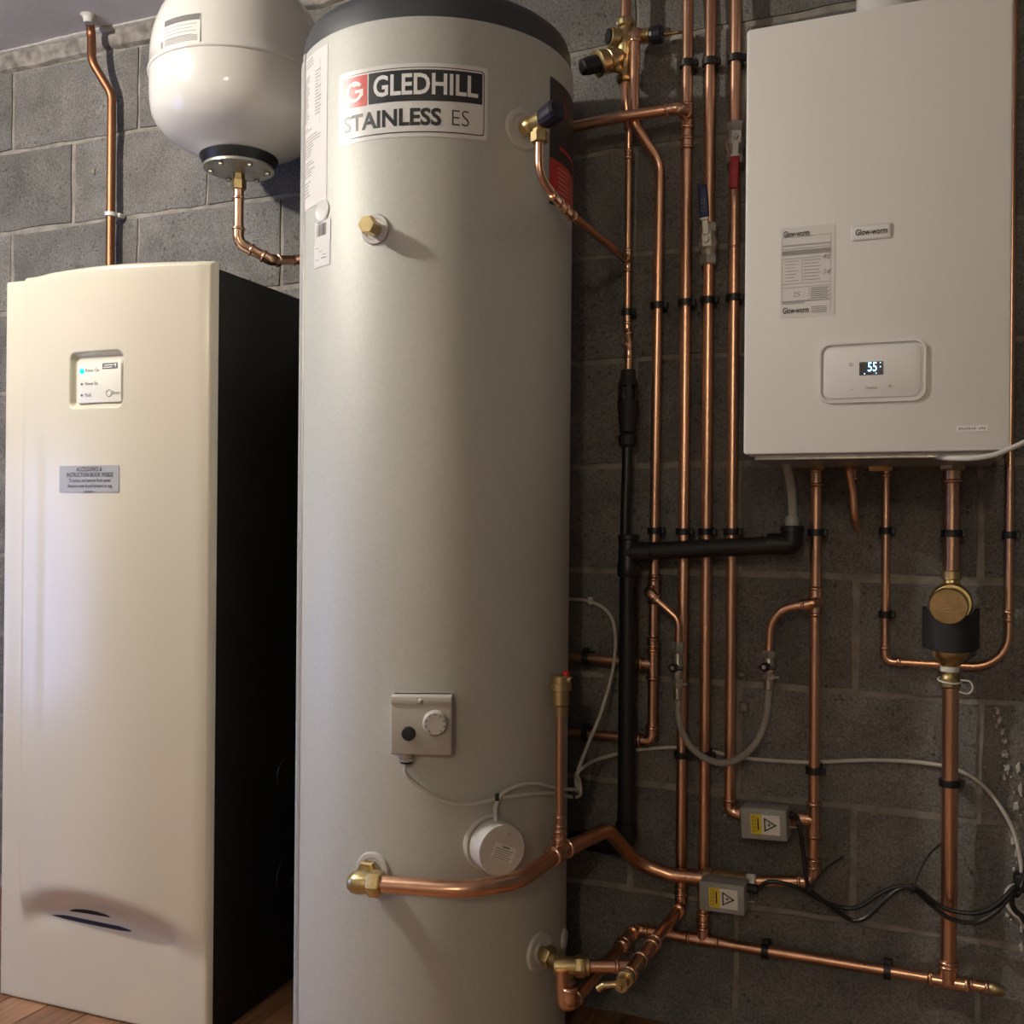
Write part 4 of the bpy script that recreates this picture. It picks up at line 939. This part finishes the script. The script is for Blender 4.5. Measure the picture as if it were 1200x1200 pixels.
# ------------------------------------------------------------------ primary pipe across the front of the cylinder
pp, pn = collar(437, 1019, .031)
zpz = .430; el = V((-.888, 1.488, zpz))
pel = thing('brass_elbow', el, 'brass elbow on the cylinder front feeding the thick copper pipe', 'fitting')
P1 = zz(540, 1043, .432); P2 = zz(606, 1034, .436); P3 = zz(655, 999, .440); P4 = zz(712, 972, .440)
d1 = (P1-el).normalized()
part('stem', MB().cyl(pp-pn*.002, el-pn*.0, .0145), 'brass', pel); part('stem_nut', MB().hexnut(pp+pn*.010, pp+pn*.026, .022), 'brass', pel)
part('elbow_body', MB().lathe([(.0, -.021), (.012, -.018), (.018, -.010), (.0195, 0), (.018, .012), (.0175, .02)], el, d1, 24), 'brass', pel); part('compression_nut', MB().hexnut(el+d1*.018, el+d1*.040, .0225), 'brass', pel)
P5 = V((pl(745, 1010, 2.03).x, 2.03, Zp(745, 1010, 2.03))); P6 = V((pl(785, 1025, 2.04).x, 2.04, Zp(785, 1025, 2.04))); P7 = pl(824, 1029, 2.045)
riz = Zp(656, 838, P3.y)
pipes('thick copper pipe sweeping across the front of the cylinder to the lower valve box',
      [([el+d1*.03, P1, P2, P3, P4, P5, P6, P7], R28, [.12, .10, .05, .035, .05, .05])],
      [f_tee(P3, (P4-P2), UP, R28, .030, R15*1.4, .030), f_coup(P3+UP*.030, UP, R15*1.25, .014), f_coup(P3+UP*.056, UP, R15, .013)])
pipes('short upright copper pipe below the automatic air vent', [([P3+UP*.04, V((P3.x, P3.y, riz))], R15)])
aav = thing('air_vent', (P3.x, P3.y, riz), 'brass automatic air vent with red cap on the upright pipe', 'air vent')
zv = lambda y: Zp(656, y, P3.y)
part('vent_body', MB().lathe([(.0095, zv(839)), (.0115, zv(838.5)), (.0115, zv(828)), (.0155, zv(826)), (.0162, zv(825)), (.0162, zv(809)), (.0200, zv(808.5)), (.0205, zv(808)), (.0205, zv(801)), (.0200, zv(800.5)), (.0178, zv(800)), (.0178, zv(792)), (.0165, zv(791)), (.0, zv(791))], (P3.x, P3.y, 0), UP, 28), 'brass', aav, ang=.35)
rv = (cr*.8-cv*.5).normalized(); rv.z = 0
part('vent_port', MB().cyl(V((P3.x, P3.y, zv(796))), V((P3.x, P3.y, zv(796)))+rv*.0235, .0065), 'brass', aav); part('port_mouth_shade', MB().cyl(V((P3.x, P3.y, zv(796)))+rv*.023, V((P3.x, P3.y, zv(796)))+rv*.0243, .0048), 'black_matt', aav)  # black disc painted in for the dark inside of the port
part('red_cap', MB().lathe([(.006, 0), (.006, .008), (.004, .0095), (0, .0095)], V((P3.x, P3.y, zv(791.5)))+rv*.011, UP, 16), 'cap_red', aav)

# ------------------------------------------------------------------ motorised valves
def actuator(name, lab_, corners, Yf, top_h, vb_c, tilt, body=True):
    (xl, yl), (xr, yr), (xbr, ybr) = corners
    A = pl(xl, yl, Yf); B = pl(xr, yr, Yf-.004); C = pl(xbr, ybr, Yf-.004)
    ux = (B-A); Wd = ux.length; ux.normalize(); uy = V((0, 0, 1)); uy = (uy-ux*uy.dot(ux)).normalized(); Ht = abs((B-C).dot(uy))
    o = A+ux*Wd/2-uy*Ht/2; f = plane_fr(o, ux, uy); nf = ux.cross(uy)
    t = thing('motorised_valve', V((o.x, o.y+.03, o.z-Ht/2)), lab_, 'valve')
    m3 = Matrix((ux, -nf, uy)).transposed()
    part('cover', MB().box(o-nf*.0225, (Wd, .045, Ht), .003, 2, m3), 'act_grey', t, 'grey metal actuator cover')
    part('base_plate', MB().box(o-nf*.0485, (Wd-.004, .007, Ht-.004), .001, 1, m3), 'zinc', t)
    vb_ = V(vb_c); part('valve_body', MB().lathe([(.014, -.045), (.019, -.042), (.019, -.026), (.017, -.024), (.021, 0), (.017, .024), (.019, .026), (.019, .042), (.014, .045)], vb_, ux, 20), 'brass_dull', t)
    part('neck', MB().cyl(vb_, o-nf*.05, .014), 'brass_dull', t)
    part('manual_lever', MB().box(o+ux*(Wd/2+.006)-uy*Ht*.10-nf*.02, (.018, .003, .003), .0006, 1, m3), 'chrome', t)
    lw, lh = .0275, .0185; cx0 = .012*0+Wd*.04
    lp = part('warning_sticker', MB().quadstrip(lambda a, b, c=0.: f(a+cx0, b, c), -lw, lw, -lh, lh, .0006), 'label_white', t, 'yellow and white electrical warning sticker', smooth=False)
    g_ = lambda a, b, c=0.: f(a+cx0, b, c)
    part('yellow_field', MB().quadstrip(g_, -lw, -lw+.021, -lh, lh, .0009), 'print_yellow', lp, smooth=False)
    mb = MB()
    for x in (-.0245, -.0215, -.0185): 
        for k in range(5): mb.quadstrip(g_, x, x+.0009, -lh+.003+.0066*k, -lh+.0078+.0066*k, .0012)
    mb.quadstrip(g_, -.0145, -.0118, -.011, .012, .0012)
    T = [(-.002, .0135), (-.002, -.0135), (.0225, 0)]; I = [(.0007, .0092), (.0007, -.0092), (.0172, 0)]
    mb.add([g_(a, b, .0012) for a, b in T+I], [(0, 1, 4, 3), (1, 2, 5, 4), (2, 0, 3, 5)])
    Z_ = [(.003, .001), (.009, -.0035), (.0085, .0005), (.013, -.0005), (.0065, .0042), (.007, .0005)]
    mb.add([g_(a, b, .0012) for a, b in Z_], [(0, 1, 2, 5), (2, 3, 4, 5)])
    part('print', mb, 'print_dark', lp, smooth=False)
    return t, f, Wd, Ht, nf
a1, af1, w1, h1_, nf1 = actuator('a', 'upper grey motorised valve box with yellow warning sticker', ((867, 946), (921, 950), (921, 987)), 1.985, 0, (act1.x, 2.064, zel-.004), 0)
pipes('short copper link between the upper grey valve box and the heating pipe tee', [([(act1.x+.03, 2.063, zel-.004), (hx8-.02, 2.056, tee1.z)], R22)])
v2c = pl(850, 1031, 2.045)
a2, af2, w2, h2_, nf2 = actuator('b', 'lower grey motorised valve box with yellow warning sticker', ((819, 1032), (872, 1039), (873, 1074)), 1.965, 0, (v2c.x, 2.045, v2c.z), 0)
part('end_nut', MB().hexnut((v2r.x-.012, 2.045, v2r.z), (v2r.x+.008, 2.045, v2r.z), .018), 'zinc', a2)

# ------------------------------------------------------------------ filling loop
FY = 2.025
def W(x, y, Y=FY): return pl(x, y, Y)
lx = W(795, 770).x; rx = W(901, 775).x
t0 = V((xd-.001, PYP-.03, zt2)); t1 = V((hx8, HY-.028, ztl))
pipes('small copper swan-neck from the bent-over riser to the filling valve', [([t0, V((xd-.001, FY, zt2)), V((lx, FY, W(795, 726).z)), V((lx, FY, W(795, 756).z))], R15, [.016, .03])], [f_elbow((xd-.001, FY+.003, zt2), BK, (V((lx, FY, W(795, 726).z))-V((xd, FY, zt2))), R15*1.25, .026)])
pipes('small copper swan-neck from the heating pipe tee to the filling valve', [([t1, V((hx8, FY, ztl)), V((rx+.004, FY, W(905, 716).z)), V((rx, FY, W(901, 764).z))], R15, [.014, .055])], [f_elbow((hx8, FY+.003, ztl), BK, (V((rx+.012, FY, W(912, 718).z))-V((hx8, FY, ztl))), R15*1.25, .026)])
def fill_valve(x, y0, y1, label, side):
    z0, z1 = W(x, y0).z, W(x, y1).z; X = W(x, (y0+y1)/2).x; H_ = z0-z1
    t = thing('filling_valve', (X, FY, z1), label, 'valve')
    part('top_nut', MB().hexnut((X, FY, z0), (X, FY, z0-H_*.22), .0135), 'zinc', t)
    part('valve_body', MB().lathe([(.0095, z0-H_*.2), (.0095, z0-H_*.4), (.012, z0-H_*.46), (.012, z0-H_*.62), (.0095, z0-H_*.68), (.0095, z0-H_*.75)], (X, FY, 0), UP, 20), 'zinc', t)
    part('union_nut', MB().hexnut((X, FY, z0-H_*.72), (X, FY, z0-H_*.90), .0125), 'zinc', t); part('hose_tail', MB().lathe([(.0085, z0-H_*.88), (.0085, z1-.012), (.0065, z1-.014)], (X, FY, 0), UP, 18), 'chrome', t)
    zc_ = z0-H_*.5
    part('tap_handle', MB().lathe([(.007, .008), (.009, .012), (.009, .022), (.006, .025)], (X-.001, FY, zc_), V((-.2, -1, .05)), 16).box((X-.001, FY-.018, zc_), (.034 if side else .03, .007, .007), .002, 2), 'black_plastic', t, 'black tap handle')
    part('handle_screw', MB().lathe([(.004, .025), (.004, .0262), (0, .0264)], (X-.001, FY, zc_), V((-.2, -1, .05)), 12), 'chrome', t)
    part('bleed_spur', MB().cyl((X, FY, z0-H_*.82), (X+.02, FY-.002, z0-H_*.82), .003), 'zinc', t)
    return V((X, FY, z1-.005))
ha = fill_valve(794.5, 752, 812, 'left filling valve with black handle on top of the braided hose', False)
hb_ = fill_valve(901, 762, 800, 'right filling valve with black handle on top of the braided hose', True)
hp = [ha, W(794.5, 822), W(797, 850), W(812, 878), W(838, 893), W(862, 891), W(884, 873), W(897, 845), W(900.5, 815), hb_]
solo('braided_hose', MB().tube(spline(hp, 8), .0068, 0, 14), 'braid', 'braided steel filling hose hanging in a U between two valves', 'hose')

# ------------------------------------------------------------------ thermostat and immersion heater on the cylinder
P = cyp(495.5, 846); n_ = cyn(P); ux = V((0, 0, 1)).cross(n_); 
ux = ux if ux.dot(cr) > 0 else -ux
sf = plane_fr(P+n_*.002, ux, UP)
st = thing('thermostat', P-V((0, 0, .05)), 'grey cylinder thermostat box with round dial and black button', 'thermostat')
bw_, bh_ = .0515, .0490
part('housing', MB().rrect(sf, -bw_, bw_, -bh_, bh_, .004, -.006, .034, .003), 'plastic_grey', st)
part('back_lip', MB().rrect(sf, -bw_-.0012, bw_+.0012, -bh_-.001, bh_+.001, .004, -.006, .012), 'plastic_grey2', st)
part('top_cover', MB().rrect(sf, -bw_, bw_, bh_-.013, bh_+.001, .002, .0, .036, .002), 'plastic_grey2', st)
part('cover_screw', MB().lathe([(.005, 0), (.005, .001), (.003, .0016)], sf(-.002, bh_-.008, .036), n_, 16), 'chrome', st)
dl_ = part('dial', MB().lathe([(.0215, 0), (.0215, .004), (.020, .006), (.0195, .010), (.018, .0115), (0, .0115)], sf(.024, .006, .034), n_, 36), 'plastic_grey2', st)
mb = MB()
for k in range(9):
    a = math.radians(-50+k*35); mb.box(sf(.024+.0155*math.cos(a), .006+.0155*math.sin(a), .046), (.0022, .0022, .0022), 0, 1)
part('dial_marks', mb, 'print_mid', dl_)
part('reset_button', MB().lathe([(.0115, 0), (.0115, .006), (.010, .008), (.0, .0085)], sf(-.021, -.012, .034), n_, 28), 'black_matt', st)
part('cable_gland', MB().cyl(sf(-.026, -bh_+.004, .014), sf(-.026, -bh_-.010, .014), .0115).lathe([(.0125, 0), (.0125, .005), (.009, .006)], sf(-.026, -bh_-.009, .014), DN, 20), 'plastic_grey', st)
part('gland_seal', MB().cyl(sf(-.026, -bh_-.0145, .014), sf(-.026, -bh_-.018, .014), .0105), 'black_matt', st)
gl = sf(-.026, -bh_-.017, .014)
Pi = cyp(574, 987); ni = cyn(Pi)
im = thing('immersion_heater', Pi-V((0, 0, .045)), 'round grey immersion heater cap on the cylinder above the thick copper pipe', 'heater')
part('backing_ring', MB().lathe([(.049, -.008), (.049, .002), (.046, .005), (.04, .005)], Pi, ni, 40), 'collar_white', im)
part('boss', MB().lathe([(.043, .0), (.043, .013)], Pi, ni, 40), 'brass_dull', im)
part('cap', MB().lathe([(.0440, .012), (.0440, .046), (.0425, .049), (.0, .0495)], Pi, ni, 48), 'plastic_grey2', im)
uxi = V((0, 0, 1)).cross(ni); mf = plane_fr(Pi+ni*.0498, uxi, UP)
part('cap_screw', MB().lathe([(.004, 0), (.004, .003), (0, .0035)], mf(.014, .025), ni, 14), 'plastic_grey', im)
ca, sa = math.cos(-.42), math.sin(-.42); rf = lambda a, b, c=0.: mf(a*ca-b*sa+.002, a*sa+b*ca-.004, c)
il = part('rating_label', MB().quadstrip(rf, -.022, .022, -.013, .013, .0006), 'label_paper', im, smooth=False)
mb = MB(); mb.quadstrip(rf, -.006, .008, .008, .011, .001)
for k in range(5): mb.quadstrip(rf, -.018+.002*(k % 2), .018-.003*(k % 3), .004-.0038*k, .0052-.0038*k, .001)
part('print', mb, 'print_mid', il, smooth=False)
ic = Pi+ni*.022+UP*.043

# ------------------------------------------------------------------ cables
def cable(label, pts, r, m, n=8, name='cable'): return solo(name, MB().tube(spline(pts, n), r, 0, 8), m, label, 'cable')
CR_ = .0036
def cs(x, y, off=.006): return cyp(x, y, off)
ctr = V((-.648, 1.86, Zp(668, 931, 1.86))); tie = pl(677, 905, 1.88)
cable('white thermostat cable drooping across the cylinder front', [gl+V((0, 0, .004)), gl-V((0, 0, .02)), cs(500, 928), cs(520, 939), cs(545, 943), cs(583, 936), cs(620, 931), cs(648, 930, .006), ctr+V((.010, .0, -.004)), pl(680, 930, 1.90), pl(679, 915, 1.90), tie, pl(690, 870, 1.96), pl(706, 830, 2.01), pl(719, 780, 2.06), pl(721, 742, 2.08), pl(713, 718, 2.095), pl(692, 705, 2.103), pl(667, 702, 2.104), pl(640, 700, 2.105)], CR_, 'cable_white')
cable('white immersion heater cable running on along the wall to the right edge', [ic-V((0, 0, .006)), ic+V((0, 0, .012)), cs(581, 945, .012), cs(589, 930, .010), cs(610, 920, .006), cs(630, 918, .006), cs(649, 923, .006), ctr+V((.010, .0, .010)), pl(676, 926, 1.90), pl(675, 912, 1.89), tie+V((.004, 0, .004)), pl(700, 890, 2.02), pl(740, 880, 2.090), pl(765, 877, 2.103), pl(797, 876, 2.104), pl(827, 879, 2.104), pl(870, 888, 2.104), pl(920, 892, 2.104), pl(960, 893, 2.103), pl(1010, 891, 2.102), pl(1060, 892, 2.102), pl(1111, 899, 2.103), pl(1145, 915, 2.100), pl(1170, 942, 2.098), pl(1188, 975, 2.095), pl(1196, 1010, 2.09), pl(1198, 1030, 2.085)], CR_*1.05, 'cable_white')
def tie_ring(c, ax, label, tail=None, rr=.0075):
    t = thing('cable_tie', c, label, 'cable tie'); part('strap', MB().lathe([(rr-.001, -.0035), (rr, -.0025), (rr, .0025), (rr-.001, .0035)], c, ax, 14), 'black_matt', t)
    if tail: part('tail', MB().tube(spline(tail, 6), .0018, 0, 6), 'black_matt', t)
tie_ring(cs(583, 935, .008), V((1, .3, .1)), 'black tie joining the two white cables on the cylinder front')
tie_ring(tie+V((.002, 0, 0)), V((.2, .3, .9)), 'black tie joining the two white cables beside the black waste stack')
tie_ring(ctr+V((.008, -.004, .002)), V((.8, .5, 0)), 'black tie on the white cables behind the upright vent pipe', rr=.010)
solo('cable_clip', MB().box(pl(692, 704, 2.100), (.010, .012, .016), .002, 1).cyl(pl(692, 704, 2.100), pl(692, 704, 2.09)+V((0, 0, .006)), .003), 'label_white', 'small white clip holding the thermostat cable on the wall', 'cable clip')
cable('white cable hanging from under the boiler towards the right edge', [pl(1072, 529, 1.90), pl(1090, 534, 1.84), pl(1112, 537, 1.80), pl(1140, 537, 1.782), pl(1165, 533, 1.776), pl(1190, 523, 1.775), pl(1215, 512, 1.79), V((.22, 1.88, 1.21)), V((.32, 2.03, 1.26)), V((.36, 2.10, 1.32)), V((.37, 2.104, 1.45)), V((.37, 2.104, 2.2)), V((.37, 2.104, CEIL+.01))], .0042, 'cable_white')
KY = 2.02
k = lambda x, y, Y=KY: pl(x, y, Y)
s1 = af1(w1/2-.002, h1_*.25, -.03); s2 = af2(w2/2-.002, h2_*.30, -.03)
part('cable_gland', MB().cyl(s2, s2+V((.022, 0, -.002)), .0085), 'black_matt', a2); part('cable_gland', MB().cyl(s1, s1+V((.012, 0, 0)), .0075), 'black_matt', a1)
cable('black cable from the lower grey valve box looping along the wall', [s2, s2+V((.02, 0, .0)), k(903, 1033, 1.99), k(935, 1040, 2.0), k(962, 1055, 2.01), k(990, 1064), k(1008, 1062), k(1030, 1048), k(1052, 1039), k(1074, 1041), k(1095, 1057, 2.03), k(1115, 1067, 2.03), k(1145, 1070, 2.03), k(1168, 1060, 2.03), k(1188, 1040, 2.04), k(1200, 1028, 2.06), V((.19, 2.09, .64)), V((.24, 2.10, .66)), V((.26, 2.104, .74)), V((.26, 2.104, 1.5)), V((.26, 2.104, CEIL+.01))], .0042, 'black_plastic')
cable('black cable dropping from the upper grey valve box and looping along the wall', [s1, s1+V((.012, 0, .0)), k(936, 963, 1.985), k(941, 995, 1.99), k(945, 1030, 1.99), k(951, 1044, 1.995), k(975, 1063, 2.005), k(993, 1076), k(1004, 1079), k(1018, 1073), k(1040, 1052), k(1056, 1041), k(1072, 1043), k(1092, 1061, 2.03), k(1115, 1077, 2.03), k(1145, 1081, 2.03), k(1168, 1068, 2.03), k(1186, 1047, 2.04), k(1198, 1036, 2.06), V((.20, 2.09, .62)), V((.262, 2.10, .65)), V((.276, 2.104, .74)), V((.276, 2.104, 1.5)), V((.276, 2.104, CEIL+.01))], .0042, 'black_plastic')
tie_ring(k(949, 1041, 1.995), V((.7, 0, -.6)), 'black cable tie with long tail on the cables under the upper valve box', [k(949, 1041, 1.99), k(957, 1030, 2.0), k(970, 1016, 2.02), k(988, 1004, 2.06)], .010)
tie_ring(k(1070, 1041), V((1, 0, -.1)), 'black cable tie with long tail on the cables beside the thick pipe', [k(1071, 1040, 2.01), k(1078, 1020, 2.02), k(1090, 1000, 2.05), k(1104, 988, 2.085)], .009)
cable('white cable loop beside the black plug at the right edge', [k(1198, 1036, 2.08), k(1184, 1040, 2.07), k(1179, 1050, 2.06), k(1183, 1064, 2.06), k(1194, 1074, 2.06), k(1212, 1080, 2.06), V((.22, 2.07, .55)), V((.245, 2.085, .58)), V((.225, 2.09, .622)), V((.17, 2.09, .625))], .0042, 'cable_white')
cable('thick black cable loop beside the white loop at the right edge', [k(1196, 1040, 2.07), k(1187, 1048, 2.05), k(1187, 1062, 2.05), k(1196, 1072, 2.05), k(1212, 1074, 2.05), V((.205, 2.06, .575)), V((.215, 2.075, .605)), V((.175, 2.085, .62))], .0046, 'black_plastic')
plg = thing('cable_connector', pl(1198, 1048, 2.09), 'black plastic cable connector at the right edge of the wall', 'connector')
c = pl(1200, 1034, 2.085)
part('connector_body', MB().box(c, (.034, .03, .034), .005, 2), 'black_plastic', plg); part('connector_cap', MB().box(c+V((0, -.016, .002)), (.022, .006, .022), .002, 1), 'black_matt', plg)

# ------------------------------------------------------------------ pipes at the left: riser and vessel feed
LX = -2.012; LY = 2.082; LQ = zz(104, 18, CEIL)
pipes('dull copper riser on the left wall bent at its top into the ceiling plaster',
      [([(LX, LY, 1.30), (LX, LY, Zp(125, 112, LY)), pl(107.5, 72, 2.045), pl(107, 38, LQ.y+.035), LQ+V((0, -.004, .012))], R22, [.06, .06, .03])], m='copper_old')
plm = MB(); a = pl(112, 20, 2.07)
plm.lathe([(.026, CEIL+.004), (.018, CEIL-.003), (.0145, CEIL-.008), (.0130, CEIL-.016), (.0118, CEIL-.020)], LQ-V((0, 0, CEIL)), UP, 12)
part('plaster_collar', plm, 'plaster_white', ceil)
cw = thing('pipe_clip', (LX, LY, Zp(127, 252, LY)), 'white pipe clip on the dull copper riser by the expansion vessel', 'pipe clip')
zc0 = Zp(127, 252, LY)
part('clip_ring', MB().lathe([(R22+.0005, -.006), (R22+.004, -.005), (R22+.004, .005), (R22+.0005, .006)], (LX, LY, zc0), UP, 20), 'label_white', cw); part('clip_base', MB().box((LX+.008, LY+.02, zc0), (.026, .022, .012), .002, 1), 'label_white', cw)
fz = vb-.03; c0 = V((VXc, VY, fz)); fy2 = Zp(272, 280, VY); c1 = V((VXc, VY, fy2-.006)); c2 = pl(285, 294, VY+.005)
c1 = V((VXc, VY, Zp(277, 285, VY))); c3 = pl(318, 305, 1.93); c4 = pl(345, 305, 2.0); c5 = pl(366, 302, 2.02)
pipes('copper feed pipe dropping from the expansion vessel and turning behind the cylinder',
      [([c0-V((0, 0, .01)), c1, c3, c4, c5], R22, [.028, .014, .01])],
      [f_elbow(c1, UP, (c3-c1), R22*1.02, .036), f_elbow(c3, (c1-c3), (c4-c3), R22*1.02, .024), f_ring(c4, c5-c4, R22), f_ring(V((VXc, VY, Zp(277, 233, VY))), UP, R22)])
part('vessel_union', MB().lathe([(.012, vb-.030), (.0135, vb-.033), (.0135, vb-.045)], (VXc, VY, 0), UP, 6).lathe([(.0155, vb-.068), (.0165, vb-.066), (.0165, vb-.046), (.0135, vb-.044)], (VXc, VY, 0), UP, 6), 'brass', ves, 'brass union nut', ang=.3)
